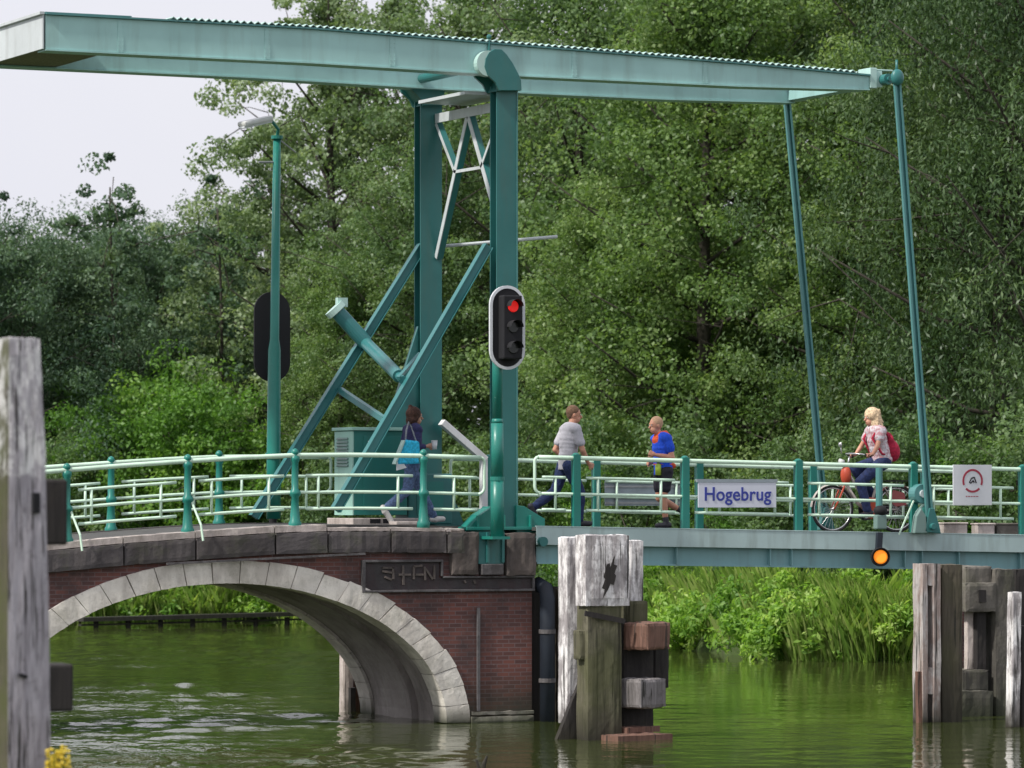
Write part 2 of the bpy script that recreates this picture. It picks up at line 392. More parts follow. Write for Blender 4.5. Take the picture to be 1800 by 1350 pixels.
# end pier: tall dressed blocks and steel bearing plate
def PXY(u, v, Y): p = P(u, v, Y); return p.x, p.z
w = MB()
xs = [P(u, 950, YN).x for u in (782, 812, 838)]
w.b2(-.82, xs[2] - .44, YN - .085, YN + .5, 2.13, 2.80); w.b2(xs[2] - .435, xs[2], YN - .10, YN + .5, 2.14, 2.77)
w.b2(P(884, 950, YN).x, XR + .02, YN - .12, YN + .8, 2.12, 2.75)
w.build('pier_block', M['brownstone'], br, worn=.02)
w = MB(); w.b2(xs[2] + .003, P(883, 950, YN).x - .003, YN - .06, YN + .3, 2.30, 2.76); w.b2(xs[2] + .12, xs[2] + .16, YN - .1, YN - .06, 2.32, 2.76); w.b2(xs[2] + .36, xs[2] + .40, YN - .1, YN - .06, 2.32, 2.76)
w.build('bearing_plate', M['post'], br)
w = MB(); w.b2(xs[2] + .03, P(883, 950, YN).x - .03, YN - .12, YN + .2, 2.14, 2.297); w.build('bearing_stone', M['moulding'], br, bevel=.01)
# carved frieze panel (stepped) with raised lettering
F0, F1, F2 = P(634, 985, YN).x, P(776, 985, YN).x, P(937, 1020, YN).x
zt, zm, zb = P(700, 984, YN).z, P(860, 1012, YN).z, P(800, 1040, YN).z
w = MB(); w.b2(F0 + .05, F1 - .05, YN - .03, YN + .01, zb + .04, zt - .04); w.b2(F1 - .049, F2 - .05, YN - .03, YN + .01, zb + .04, zm - .03)
w.build('frieze_panel', M['frieze'], br)
w = MB(); t = .035
w.b2(F0, F0 + .05, YN - .07, YN, zb, zt); w.b2(F0 + .05, F1, YN - .071, YN, zt - .035, zt); w.b2(F1 - .03, F1, YN - .068, YN, zm, zt - .035)
w.b2(F1 + .001, F2, YN - .07, YN, zm - .03, zm); w.b2(F2 - .035, F2, YN - .069, YN, zb + .035, zm - .03); w.b2(F0 + .05, F2, YN - .072, YN, zb, zb + .035)
w.build('frieze_moulding', M['moulding'], br, bevel=.006)
w = MB()
def st(u0, v0, u1, v1, wd=.03):
    a = P(u0, v0, YN - .04); b = P(u1, v1, YN - .04); w.bar(a, b, .035, wd, up=(.3, 0, .95) if abs(a.x - b.x) > abs(a.z - b.z) else (1, 0, 0))
for s_ in [(672, 998, 692, 998), (672, 1004, 690, 1007), (690, 996, 691, 1018), (676, 1014, 688, 1019), (708, 994, 709, 1028), (701, 1010, 722, 1010), (727, 996, 727, 1018), (727, 996, 742, 994), (730, 1010, 744, 1010), (746, 996, 747, 1020), (748, 1000, 760, 1018), (763, 994, 763, 1018), (816, 1020, 818, 1025), (833, 1020, 835, 1026)]: st(*s_)
w.build('frieze_lettering', M['brownstone'], br)
w = MB(); w.b2(-.72, XR + .01, YN - .1, YN, -.5, .10); w.b2(-.70, XR + .03, YN - .06, YN - .0, .10, .17); w.build('footing', M['footing'], br, worn=.025)
w = MB(); a = P(841, 1068, YN - .02); b = P(841, 1250, YN - .02); w.bar(a, b, .045, .03, up=(0, 1, 0)); w.build('drain_strip', M['moulding'], br)
w = MB(); w.bar((F0 - 3, YN - .115, dk(F0 - 3) - .425), (F0 + .02, YN - .115, dk(F0) - .425), .03, .03); w.build('drip_course', M['moulding'], br)

# pipes beside the pier
pp = thing('drain_pipe', P(962, 1262, -.45), 'dark drain pipe with two pale clamps running down the end of the brick pier', 'pipe')
w = MB()
x0 = P(962, 1150, -.45).x; w.tube([(x0 - .05, -.2, 2.0), (x0, -.4, 1.93), (x0, -.45, 1.8), (x0, -.45, -.4)], .11, 16)
w.build('pipe_shaft', M['pipe'], pp, smooth=True)
for v in (1110, 1196):
    z = P(962, v, -.45).z; w = MB(); w.tube([(x0, -.45, z - .03), (x0, -.45, z + .03)], .125, 16); w.build('clamp', M['moulding'], pp)
fp = MB(); q = P(987, 1150, -.35); fp.b2(q.x - .07, q.x + .07, -.45, -.28, -.4, P(987, 1035, -.35).z); tag(fp.build('fender_timber', M['pile_brown'], bevel=.01), 'upright brown timber against the pier just right of the dark pipe', 'timber')
fp = MB(); q = P(975, 1030, 0.2); fp.b2(XR + .06, XR + .62, 0, 2.4, -.6, 1.95); tag(fp.build('pier_end', M['pile_dark'], bevel=.02), 'dark tarred block behind the pipes at the pier end', 'abutment')

# ================================================================== portal
pt = thing('bridge_portal', (0, 1.3, 2.85), 'tall teal steel portal with sloping struts on the bridge pier, carrying the balance beams', 'portal')
def post(Y, ul, ur, vtop, vbot, nm):
    x0 = P(ul, 500, Y - .12).x; x1 = P(ur, 500, Y - .12).x; z1 = P(ul, vtop, Y - .12).z; z0 = 2.80
    w = MB(); w.b2((x0 + x1) / 2 - .008, (x0 + x1) / 2 + .03, Y - .10, Y + .10, z0, z1)
    w.b2(x0, x1, Y - .12, Y - .10, z0, z1); w.b2(x0, x1, Y + .10, Y + .12, z0, z1)
    o = w.build(nm, M['post'], pt, bevel=.004); return x0, x1, z1
nx0, nx1, nz1 = post(0, 873, 908, 150, 930, 'portal_post')
fx0, fx1, fz1 = post(2.6, 739, 777, 172, 925, 'portal_post')
w = MB(); w.b2(nx1 - .002, nx1 + .016, -.134, -.122, 2.95, nz1); w.build('edge_strip', M['rod'], pt)  # lighter strip added to paint in the highlight along the flange edge
# rounded hammer-head on each post
def head(Y, dx, parent, depth=.14):
    pl = [(847, 118), (849, 104), (855, 93), (865, 87), (877, 88), (886, 97), (897, 113), (906, 130), (911, 142), (912, 160), (873, 160), (866, 146), (852, 133)]
    pts = []
    for u, v in pl:
        p = P(u, v, -.14); pts.append((p.x + dx, p.z))
    w = MB(); w.prism(pts, Y - depth, Y - depth + .05); w.prism(pts, Y + depth - .05, Y + depth); 
    w.prism([(x, z) for x, z in pts[6:11]], Y - depth + .05, Y + depth - .05)
    w.build('post_head', M['post'], parent, bevel=.005)
head(0, 0, pt, .24)
head(2.6, (fx0 + fx1 - nx0 - nx1) / 2, pt, .22)
PIV = P(861, 112, -.2)
# near base casting
w = MB()
def pl(uv, Y): return [PXY(u, v, Y) for u, v in uv]
w.prism(pl([(818, 934), (845, 905), (863, 893), (866, 890), (866, 936)], -.18), -.18, .16)
w.prism(pl([(908, 888), (922, 890), (938, 900), (958, 912), (958, 936), (908, 936)], -.18), -.18, .16)
w.b2(P(818, 0, -.2).x, P(960, 0, -.2).x, -.26, .24, 2.79, 2.835)
for u in (838, 884, 930): x = P(u, 0, -.2).x; w.b2(x, x + .03, -.24, -.18, 2.835, 3.0)
w.build('base_casting', M['green'], pt, bevel=.006)
w = MB(); w.prism(pl([(704, 925), (722, 890), (735, 860), (781, 860), (800, 890), (812, 925)], 2.5), 2.4, 2.74); w.build('base_casting', M['post'], pt, bevel=.006)
# gusset where the far strut meets
w = MB(); w.prism([(fx0, P(0, 560, 2.5).z), (fx0 + .02, 3.9), (fx0 - .5, 3.9), (fx0 - .42, 4.6)], 2.56, 2.64); w.build('gusset', M['post'], pt); w = MB()
w.prism(pl([(720, 152), (782, 152), (776, 176), (740, 178)], 2.48), 2.44, 2.76); w.build('gusset', M['post'], pt)
# cross bracing in the portal plane
def T(u, v):   # point on the plane X = 0 (portal plane)
    d = ray(u, v); return CAM + d * ((-.02 - CAM.x) / d.x)
def ang(a, b, wd, nm='cross_brace'):
    a = Vector(a); b = Vector(b); w = MB(); a.x = b.x = -.02
    d = (b - a).normalized(); n = Vector((1, 0, 0)); s_ = d.cross(n).normalized()
    w.bar(a, b, wd, .012, up=n); o_ = Vector((.055, 0, 0)) + s_ * wd * .42; w.bar(a + o_, b + o_, .012, .095, up=n, mi=1)
    w.build(nm, [M['brace'], M['post']], pt)  # sunlit face coloured grey white, shaded leg coloured dark teal
ya, yb = .12, 2.46
z1 = P(863, 184, .0).z; zc = z1 - .03; z3 = 8.16
w = MB(); w.bar((-.02, ya, z1), (-.02, yb, z1), .03, .14); w.bar((.05, ya, z1 + .06), (.05, yb, z1 + .06), .11, .015); w.build('cross_beam', M['brace'], pt)
ang((0, 1.3, zc), (0, yb - .0, 6.9), .088); ang((0, 1.3, zc), (0, ya, 7.15), .088)
f1 = (zc - z3) / (zc - 6.95); y1, y2 = 1.3 + (yb - 1.3) * f1, 1.3 - (1.3 - ya) * f1
ang((0, yb, z1 - .08), (0, y1, z3), .05); ang((0, ya, z1 - .08), (0, y2, z3), .05); ang((0, y1, z3), (0, y2, z3), .045)
# struts
SN0, SN1 = P(858, 432, 0), P(590, 897, 0); SF0, SF1 = P(742, 432, 2.6), P(446, 909, 2.6)
for a, b in ((SN0, SN1), (SF0, SF1)):
    w = MB(); w.bar(a, b, .07, .11, up=(1, 0, .6)); d = (b - a).normalized(); n = Vector((-.87, 0, .5))
    w.bar(a + n * .062, b + n * .062, .13, .014, up=n); w.bar(a - n * .062, b - n * .062, .13, .014, up=n)
    w.build('sloping_strut', M['strut'], pt, bevel=.003)
# drive cylinder crossing between the struts
c0 = P(606, 556, 2.6); cA = P(643, 603, 2.5); c1 = P(708, 668, .05)
d = (c1 - cA).normalized(); c0 = P(594, 549, 2.6)
w = MB(); w.tube([c0, cA], .115, 18); w.tube([cA, cA * .1 + c1 * .9], .095, 18); w.tube([cA * .1 + c1 * .9, c1], .06, 12); w.build('drive_cylinder', M['strut'], pt, smooth=False)
dd = (cA - c0).normalized()
w = MB(); w.tube([c0 - dd * .10, c0 - dd * .01], .165, 18); w.b2(c0.x - .02, c0.x + .14, c0.y - .05, c0.y + .05, c0.z + .08, c0.z + .22); w.build('cylinder_cap', M['tip'], pt)
w = MB(); w.bar(P(598, 686, 2.55), P(676, 738, .05), .07, .09); w.bar(P(700, 665, .05), P(738, 622, .9), .05, .05); w.build('strut_tie', M['strut'], pt)
# bent guard bar at the far post
g0, g1, g2 = P(776, 742, 2.3), P(850, 806, 2.3), P(850, 905, 2.3)
w = MB(); w.bar(g0, g1 + Vector((.02, 0, -.02)), .14, .10, up=(.5, 0, .8)); w.bar(g1, g2, .10, .10, up=(1, 0, 0)); w.build('guard_bar', M['guard'], pt, bevel=.006)
w = MB(); w.tube([P(776, 433, 2.7), P(980, 416, 1.9)], .026, 8); w.build('cable_arm', M['brace'], pt)

# ================================================================== balance frame (beams + counterweight)
bf = thing('balance_frame', (PIV.x, 1.3, 9.5), 'long pale sea green pair of balance beams with counterweight box on top of portal', 'balance beam')
yA0, yA1 = -.10, .22
TOP = [(80, 26, ), (550, 52), (915, 82), (1300, 113), (1528, 134)]
BOT = [(80, 86), (550, 109), (915, 132), (1300, 150), (1528, 156)]
tops = [PXY(u, v, yA0) for u, v in TOP]; bots = [PXY(u, v, yA0) for u, v in BOT]
def beam(y0, y1, x_end=None):
    w = MB(); po = tops + list(reversed(bots)); w.prism(po, y0, y1); return w
WB = 2.36
beam(yA0, yA1).build('balance_beam', M['beam'], bf, bevel=.004)
tf, bfz = tops[:-1], bots[:-1]
w = MB(); xe = 6.02; ze = tops[-1][1] + .002; zeb = bots[-1][1]
w.prism(tops[:-1] + [(xe, ze), (xe, zeb)] + list(reversed(bots[:-1])), yA0 + WB, yA1 + WB); w.build('balance_beam', M['beam'], bf, bevel=.004)
for u_ in (212, 470, 690, 1010, 1240):
    x = P(u_, 80, yA0).x; 
    z_t = [a[1] + (b[1] - a[1]) * (x - a[0]) / (b[0] - a[0]) for a, b in zip(tops, tops[1:]) if a[0] <= x <= b[0]][0]; z_b = [a[1] + (b[1] - a[1]) * (x - a[0]) / (b[0] - a[0]) for a, b in zip(bots, bots[1:]) if a[0] <= x <= b[0]][0]
    w = MB(); w.b2(x - .045, x + .045, yA0 - .006, yA0 - .001, z_b + .01, z_t - .01)
    for k in range(7):
        for dx_ in (-.03, .03): w.tube([(x + dx_, yA0 - .012, z_b + .04 + (z_t - z_b - .08) * k / 6), (x + dx_, yA0 - .005, z_b + .04 + (z_t - z_b - .08) * k / 6)], .008, 6)
    w.build('splice_plate', M['beam'], bf)
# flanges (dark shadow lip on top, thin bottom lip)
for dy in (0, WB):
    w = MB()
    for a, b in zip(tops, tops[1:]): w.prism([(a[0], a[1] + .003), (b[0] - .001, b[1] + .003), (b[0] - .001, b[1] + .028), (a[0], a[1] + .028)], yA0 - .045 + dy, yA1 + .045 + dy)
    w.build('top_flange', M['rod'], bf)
    w = MB()
    for a, b in zip(bots, bots[1:]): w.prism([(a[0], a[1] - .022), (b[0] - .001, b[1] - .022), (b[0] - .001, b[1] - .002), (a[0], a[1] - .002)], yA0 - .02 + dy, yA1 + .02 + dy)
    w.build('bottom_flange', M['beam'], bf)
# counterweight box between / around the beams at the left end
xl = tops[0][0]; xr_ = P(196, 100, yA0).x
w = MB(); w.b2(xl - .02, xr_, yA1 + .001, yA0 + WB - .001, bots[0][1] + .004, tops[0][1] - .02); w.build('counterweight_box', M['soffit'], bf)
w = MB(); w.b2(xl - .045, xl - .021, yA0 - .005, yA1 + WB + .005, bots[0][1], tops[0][1]); w.b2(xl - .09, xl - .02, yA0 - .02, yA1 + WB + .02, tops[0][1] + .001, tops[0][1] + .045); w.build('end_plate', M['brace'], bf, bevel=.004)
w = MB(); w.b2(xl, xr_ + .3, yA0 + .002, yA1 + WB, tops[0][1] + .03, tops[0][1] + .045); w.build('box_lid', M['rod'], bf)
# wooden stop block where the beams rest over the far post (pale plate under the beams)
w = MB(); w.prism([(-.55, P(0, 140, 1).z), (.25, P(0, 140, 1).z), (.25, P(0, 134, 1).z), (-.55, P(0, 134, 1).z)], yA1, yA0 + WB - .35); w.build('axle_cross_plate', M['brace'], bf)
# ridged capping along the beams
w = MB(); n = 104; x0 = P(300, 50, yA0).x; x1 = P(1505, 128, yA0).x
def ztop(x):
    for a, b in zip(tops, tops[1:]):
        if x <= b[0]: return a[1] + (b[1] - a[1]) * (x - a[0]) / (b[0] - a[0])
    return tops[-1][1]
vs = []; seg = n * 4
for i in range(seg + 1):
    x = x0 + (x1 - x0) * i / seg; z = ztop(x) + .052 + .02 * math.sin(2 * math.pi * i / 4)
    for y in (yA0 - .05, yA1 + .06): vs += [(x, y, z), (x, y, z - .012)]
fs = []
for i in range(seg):
    a = 4 * i; b = a + 4; fs += [(a, b, b + 2, a + 2), (a + 1, a + 3, b + 3, b + 1), (a, a + 1, b + 1, b), (a + 2, b + 2, b + 3, a + 3)]
w.add(vs, fs); w.build('ridged_capping', M['tip'], bf, fix=False)
# tip cross beam with bearing housings
w = MB(); zt_ = tops[-1][1]; zb_ = bots[-1][1]; xt = tops[-1][0]
w.b2(xt - .12, xt + .10, yA1 + .002, WB + yA0 - .002, zb_ + .015, zt_ - .02); w.build('tip_cross_beam', M['beam'], bf, bevel=.004)
for dy in (0, WB):
    w = MB(); w.b2(xt + .003, xt + .12, yA0 - .03 + dy, yA1 + .03 + dy, zb_ + .01, zt_ + .13); w.b2(xt + .12, xt + .23, yA0 + .0 + dy, yA1 - .02 + dy, zb_ + .03, zt_ + .09)
    w.b2(xt + .10, xt + .42, yA0 - .0 + dy, yA1 + dy, zt_ + .091, zt_ + .115); w.build('tip_housing', M['tip'], bf, bevel=.008)
    w = MB(); c = Vector((xt + .25, 0, (zt_ + zb_) / 2 + .05)); w.tube([(c.x, -.26 + dy + (.0 if dy == 0 else .1), c.z), (c.x, .1 + dy, c.z)], .085, 16); w.tube([(c.x, -.3 + dy, c.z), (c.x, .25 + dy, c.z)], .035, 10); w.build('tip_pin', M['post'], bf)
TIP = Vector((xt + .25, 0, (zt_ + zb_) / 2 + .05))
w = MB(); w.tube([(PIV.x - .03, yA0 - .004, PIV.z), (PIV.x - .03, yA0 - .13, PIV.z)], .19, 24); w.build('pivot_bearing', M['tip'], bf); w = MB(); w.tube([(PIV.x, -.2, PIV.z), (PIV.x, 2.82, PIV.z)], .07, 16); w.build('pivot_axle', M['post'], bf)
w = MB(); w.tube([(PIV.x + .02, yA0 - .03, PIV.z + .2), (PIV.x + .02, yA0 - .03, PIV.z + .40)], .022, 8); w.ell((PIV.x + .02, yA0 - .03, PIV.z + .40), .04, None, 8, 6); w.build('grease_cup', M['post'], bf)

# ================================================================== bascule deck
bd = thing('bascule_deck', (4.9, 1.25, 2.6), 'grey green steel drawbridge leaf with ribbed edge girders spanning the open water', 'bridge deck')
X0, X1 = .31, 9.6
def sl(x, d=0): return dk(x) + d
def plank(w, x0, x1, y0, y1, a, b, mi=0): w.prism([(x0, sl(x0, a)), (x1, sl(x1, a)), (x1, sl(x1, b)), (x0, sl(x0, b))], y0, y1, mi)
for y0, y1 in ((-.42, -.40), (2.90, 2.92)):
    w = MB(); plank(w, X0, X1, y0, y1, -.265, -.005); plank(w, X0, X1, min(y0, y1) - .006 if y0 < 0 else y1 - .05, y0 + .05 if y0 < 0 else y1 + .006, -.012 + .008, .012); w.build('edge_plate', M['girder'], bd, bevel=.003)
for y0, y1 in ((-.30, -.28), (2.78, 2.80)):
    w = MB(); plank(w, X0 + .05, X1, y0, y1, -.52, -.268); plank(w, X0 + .04, X1, y0 - .06, y1 + .06, -.545, -.52); plank(w, X0 + .04, X1, min(y0 - .1, y0 - .1), y1 + .02, -.2675, -.266)
    w.build('edge_girder', M['web'], bd)
for u in (990, 1186, 1350, 1388, 1587, 1617, 1682, 1790):
    x = P(u, 980, -.3).x; w = MB(); plank(w, x - .008, x + .008, -.38, -.30, -.52, -.27); w.build('rib', M['web'], bd)
    w = MB(); plank(w, x - .008, x + .008, -.28, 2.78, -.48, -.1); w.build('cross_girder', M['web'], bd)
w = MB(); plank(w, X0, X1, -.398, 2.898, -.06, -.006); w.build('deck_plate', M['asphalt'], bd)
w = MB(); w.tube([(X0 + .08, -.5, 2.62), (X0 + .08, 3.0, 2.62)], .07, 14); w.build('hinge_shaft', M['post'], bd)

# lift rods
def rod(Y, nm_lab, xo=0):
    top = Vector((TIP.x, Y, TIP.z)); bot = Vector((P(1635, 930, -.5).x + (.0 if Y < 1 else .12), Y, 2.80)); d = (bot - top)
    t = thing('lift_rod', bot, nm_lab, 'lift rod', 'steel lift rods between beam tips and deck')
    w = MB(); s_ = Vector((.042, 0, 0))
    w.bar(top + s_, bot + s_ + Vector((0, 0, .05)), .05, .032, up=(1, 0, 0)); w.bar(top - s_, bot - s_ + Vector((0, 0, .05)), .05, .032, up=(1, 0, 0))
    w.bar(top + Vector((0, .02, 0)), bot + Vector((0, .02, .05)), .012, .06, up=(1, 0, 0)); w.build('rod_shaft', M['rod'], t)
    w = MB(); w.ell(top + Vector((0, -.02, 0)), (.11, .07, .13), None, 14, 8); w.tube([top + Vector((0, 0, .05)), top + Vector((0, 0, .27))], .02, 8); w.build('rod_eye', M['post'], t, smooth=True)
    w = MB(); w.prism([(bot.x - .13, bot.z - .06), (bot.x + .16, bot.z - .09), (bot.x + .13, bot.z + .04), (bot.x + .04, bot.z + .30), (bot.x - .04, bot.z + .30)], Y - .06, Y + .06); w.tube([bot + Vector((0, -.12, .02)), bot + Vector((0, .12, .02))], .05, 12)
    w.build('rod_foot', M['post'], t, bevel=.01)
rod(-.50, 'grey teal lift rod in front of the railing near the red ringed sign'); rod(2.98, 'grey teal lift rod on the far side of the deck left of the cyclist')

# latch gear beside the near rod foot
lg = thing('deck_latch', P(1605, 925, -.46), 'grey latch gear with round drum beside the foot of the front lift rod', 'latch')
w = MB(); c = P(1614, 868, -.3); w.tube([c + Vector((0, -.14, 0)), c + Vector((0, .05, 0))], .15, 20); w.build('latch_drum', M['rod'], lg, bevel=.01)
w = MB(); w.tube([c + Vector((0, -.17, 0)), c + Vector((0, -.13, 0))], .06, 12); w.build('drum_cap', M['brace'], lg)
w = MB(); a = P(1612, 925, -.46); w.prism([(a.x - .1, 2.72), (a.x + .12, 2.72), (a.x + .1, 2.98), (a.x + .02, 3.10), (a.x - .06, 2.98)], -.56, -.44); w.bar(a + Vector((-.02, 0, .2)), c + Vector((.1, -.1, -.1)), .04, .04, up=(1, 0, 0)); w.build('latch_housing', M['louvre'], lg, bevel=.01)
w = MB(); w.bar(P(1580, 940, -.5), P(1606, 880, -.5), .02, .02, up=(1, 0, 0)); w.build('latch_lever', M['rail'], lg)

# kerb timbers at the far side, behind the red-ringed sign
for i, (ua, ub, mt, lab) in enumerate([(1650, 1692, 'paving', 'pale stained kerb block on the far deck edge left of the dark gap'), (1710, 1740, 'paving', 'short pale kerb block just right of the dark gap'), (1744, 1790, 'concrete', 'grey brown kerb block furthest right behind the railing')]):
    a, b = P(ua, 920, 2.6).x, P(ub, 920, 2.6).x; w = MB(); w.b2(a, b, 2.45, 2.65, dk(a) - .008, dk(a) + .155); w.b2(a - .012, b + .012, 2.43, 2.67, dk(a) + .156, dk(a) + .185)
    tag(w.build('kerb_block', M[mt], bevel=.012), lab, 'kerb block', 'kerb blocks at the far edge of the deck')
# landing abutment out of frame, right
w = MB(); w.b2(9.62, 16, -1.2, 3.8, -.8, 2.60); tag(w.build('landing_abutment', M['brick'], bevel=.02), 'brick abutment carrying the road beyond the drawbridge leaf', 'abutment')
w = MB(); w.b2(9.62, 30, -.6, 3.2, 2.605, 2.66); tag(w.build('road', M['asphalt']), kind='structure')
# ================================================================== railings
def railing(nm_loc, lab, xs, x_start, x_end, Y, zf, ball, loopL, loopR, gap=.17, stays=(), skip=(), side=-1):
    t = thing('bridge_railing', nm_loc, lab, 'railing', 'railings along the bridge')
    H = 1.0
    for x in xs:
        z = zf(x)
        w = MB(); c = (x, Y, z - .06)
        if ball: w.lathe(c, [(.095, 0), (.095, .10), (.075, .13), (.06, .30), (.055, .46), (.085, .50), (.085, .54), (.05, .58), (.05, .95), (.068, .99), (.068, 1.035), (.035, 1.06), (.052, 1.085), (.056, 1.11), (.036, 1.145), (.004, 1.16)])
        else: w.b2(x - .055, x + .055, Y - .05, Y + .05, z - .06, z + 1.05); w.b2(x - .08, x + .08, Y - .07, Y + .07, z - .0605, z - .02); w.ell((x, Y, z + 1.05), (.055, .05, .03), None, 10, 6)
        w.build('railing_post', M['green'], t, smooth=ball)
    def path(h, a, b, n=14): return [(a + (b - a) * k / n, Y, zf(a + (b - a) * k / n) + h) for k in range(n + 1)]
    w = MB(); w.tube(path(H, x_start + (.06 if loopL else 0), x_end - (.06 if loopR else 0), 24), .034, 10); w.build('handrail', M['rail'], t, smooth=True)
    w = MB(); w.tube(path(.47, x_start + (.06 if loopL else 0), x_end - (.06 if loopR else 0), 24), .023, 8); w.build('middle_rail', M['rail'], t, smooth=True)
    for xe, s_, on in ((x_start, 1, loopL), (x_end, -1, loopR)):
        if not on: continue
        z = zf(xe); w = MB(); pts = [(xe + s_ * .06, Y, z + 1.0)] + [(xe + s_ * (.06 - .06 * math.sin(a)), Y, z + .94 + .06 * math.cos(a)) for a in (.5, 1.1, 1.57)]
        pts += [(xe + s_ * (.10 - .10 * math.cos(a)), Y, z + .57 - .10 * math.sin(a)) for a in (0, .4, .8, 1.2, 1.57)]
        w.tube(pts, .024, 8); w.build('end_loop', M['rail'], t, smooth=True)
    bays = [x_start] + list(xs) + [x_end]
    for i, (a, b) in enumerate(zip(bays, bays[1:])):
        if b - a < .35: continue
        a2 = a + (gap if i > 0 else .12); b2 = b - (gap if i < len(bays) - 2 else .12)
        for h in (.71, .235):
            w = MB(); w.tube(path(h, a2, b2, 6), .022, 8); w.build('lower_rail', M['rail'], t, smooth=True)
        xb = [a + .36, b - .40] if b - a > 1.2 else [(a + b) / 2]
        for x in xb:
            if any(abs(x - q) < .12 for q in skip): continue
            w = MB(); w.tube([(x, Y, zf(x) + .235), (x, Y, zf(x) + .71)], .021, 6); w.build('baluster', M['rail'], t, smooth=True)
    for x in stays:
        z = zf(x); w = MB(); w.tube([(x + .03, Y, z + .5), (x + .12, Y + side * .22, z + .1), (x + .14, Y + side * .25, z - .12)], .017, 6); w.build('stay', M['rail'], t)
    return t
zl = lambda x: dk(x) - .01
railing((-7, -.25, 2.7), 'pale green railing with green ball topped posts along the front edge of the stone arch', [-8.75, -6.84, -5.05, -3.42, -1.42], -10.5, -.45, -.25, zl, True, False, True, stays=(-6.84, -5.05))
railing((-7, 2.75, 2.7), 'pale green railing with ball topped posts along the far edge of the stone arch', [-8.9, -6.95, -5.12, -3.42], -10.6, -1.62, 2.75, zl, True, False, True, stays=(), side=1)
zr = lambda x: dk(x) + .015
railing((5, -.25, 2.75), 'pale green railing with square green posts along the front edge of the drawbridge leaf', [1.03, 2.83, 4.75, 6.75, 8.70], .36, 9.6, -.25, zr, False, True, False)
railing((5, 2.75, 2.75), 'pale green railing with square green posts along the far edge of the drawbridge leaf', [1.0, 2.83, 4.63, 6.66, 8.72], .36, 9.6, 2.75, zr, False, True, False)
# short far loop by the portal
railing((.2, 2.75, 2.85), 'short pale green railing piece curling down right beside the far portal post', [], .02, .34, 2.75, zl, True, True, False) if False else None

# ================================================================== signs
def textmesh(s, size, th, mat, parent, name, loc, bold=0.0, xs=1.0):
    cu = bpy.data.curves.new(name, 'FONT'); cu.body = s; cu.size = size; cu.extrude = th; cu.align_x = 'CENTER'; cu.align_y = 'CENTER'; cu.offset = bold
    cu.space_character = 1.03
    o = bpy.data.objects.new(name, cu); COL.objects.link(o); bpy.context.view_layer.update()
    me = bpy.data.meshes.new_from_object(o.evaluated_get(bpy.context.evaluated_depsgraph_get())); bpy.data.objects.remove(o)
    me.materials.clear(); me.materials.append(mat)
    n = bpy.data.objects.new(name, me); COL.objects.link(n); n.parent = parent; n.location = Vector(loc) - parent_world(parent); n.rotation_euler = (math.pi / 2, 0, 0); n.scale = (xs, 1, 1)
    return n
ys = -.30
a = P(1227, 848, ys); b = P(1364, 892, ys)
sg = thing('name_sign', ((a.x + b.x) / 2, ys, b.z), 'white bridge name sign lettered in blue, fixed to the front railing of the drawbridge', 'sign')
w = MB(); w.b2(a.x, b.x, ys - .01, ys + .01, b.z, a.z); w.build('sign_board', M['signwhite'], sg, bevel=.003)
w = MB(); w.b2(a.x - .02, b.x + .02, ys - .016, ys + .016, a.z + .002, a.z + .05); w.build('top_frame', M['signback'], sg)
textmesh('Hogebrug', .285, .003, M['blue'], sg, 'sign_lettering', ((a.x + b.x) / 2, ys - .0135, (a.z + b.z) / 2 + .005), .004, .97)
yf = 2.80
a = P(1063, 845, yf); b = P(1150, 889, yf)
sg = thing('name_sign', ((a.x + b.x) / 2 + .0, yf, b.z), 'grey back of a sign board on the far railing between walking man and runner', 'sign')
b.x = a.x + 1.42
w = MB(); w.b2(a.x, b.x, yf - .01, yf + .01, b.z, a.z); w.build('sign_board', M['signback'], sg, bevel=.003)
w = MB(); w.b2(a.x, b.x, yf - .03, yf - .0105, (a.z + b.z) / 2 + .09, (a.z + b.z) / 2 + .12); w.b2(a.x, b.x, yf - .03, yf - .0105, b.z + .03, b.z + .06); w.build('sign_batten', M['steel'], sg)
a = P(1675, 817, ys); b = P(1743, 888, ys)
sg = thing('warning_sign', ((a.x + b.x) / 2, ys, b.z), 'white warning sign with dark red ring on the front railing right of the lift rod', 'sign')
w = MB(); w.b2(a.x, b.x, ys - .01, ys + .01, b.z, a.z); w.build('sign_board', M['white'], sg, bevel=.003)
cx, cz, r0, r1 = (a.x + b.x) / 2, a.z - .245, .150, .182
w = MB(); n = 48
for k in range(n):
    t0, t1 = 2 * math.pi * k / n, 2 * math.pi * (k + 1) / n; tm = math.degrees((t0 + t1) / 2) % 360
    if 205 < tm < 222 or 318 < tm < 335: continue
    w.prism([(cx + r0 * math.cos(t0), cz + r0 * math.sin(t0)), (cx + r1 * math.cos(t0), cz + r1 * math.sin(t0)), (cx + r1 * math.cos(t1), cz + r1 * math.sin(t1)), (cx + r0 * math.cos(t1), cz + r0 * math.sin(t1))], ys - .0145, ys - .0105)
w.build('ring_mark', M['red'], sg)
w = MB(); yy = ys - .013
for p in [(-.06, -.04, -.02, .03), (-.02, .03, .03, .045), (.03, .045, .05, -.01), (.05, -.01, .065, -.045), (-.03, -.035, .02, -.01), (.0, .0, .03, -.04), (-.05, -.045, -.02, -.04)]:
    w.bar((cx + p[0], yy, cz + p[1] + .01), (cx + p[2], yy, cz + p[3] + .01), .004, .02, up=(.2, 0, 1) if abs(p[2] - p[0]) > abs(p[3] - p[1]) else (1, 0, .2))
w.build('pictogram', M['ink'], sg)
w = MB(); rg = random.Random(3); xx = cx - .12
while xx < cx + .10:
    L = rg.uniform(.02, .05); w.b2(xx, xx + L, ys - .0125, ys - .0105, cz - .245, cz - .232); xx += L + .012
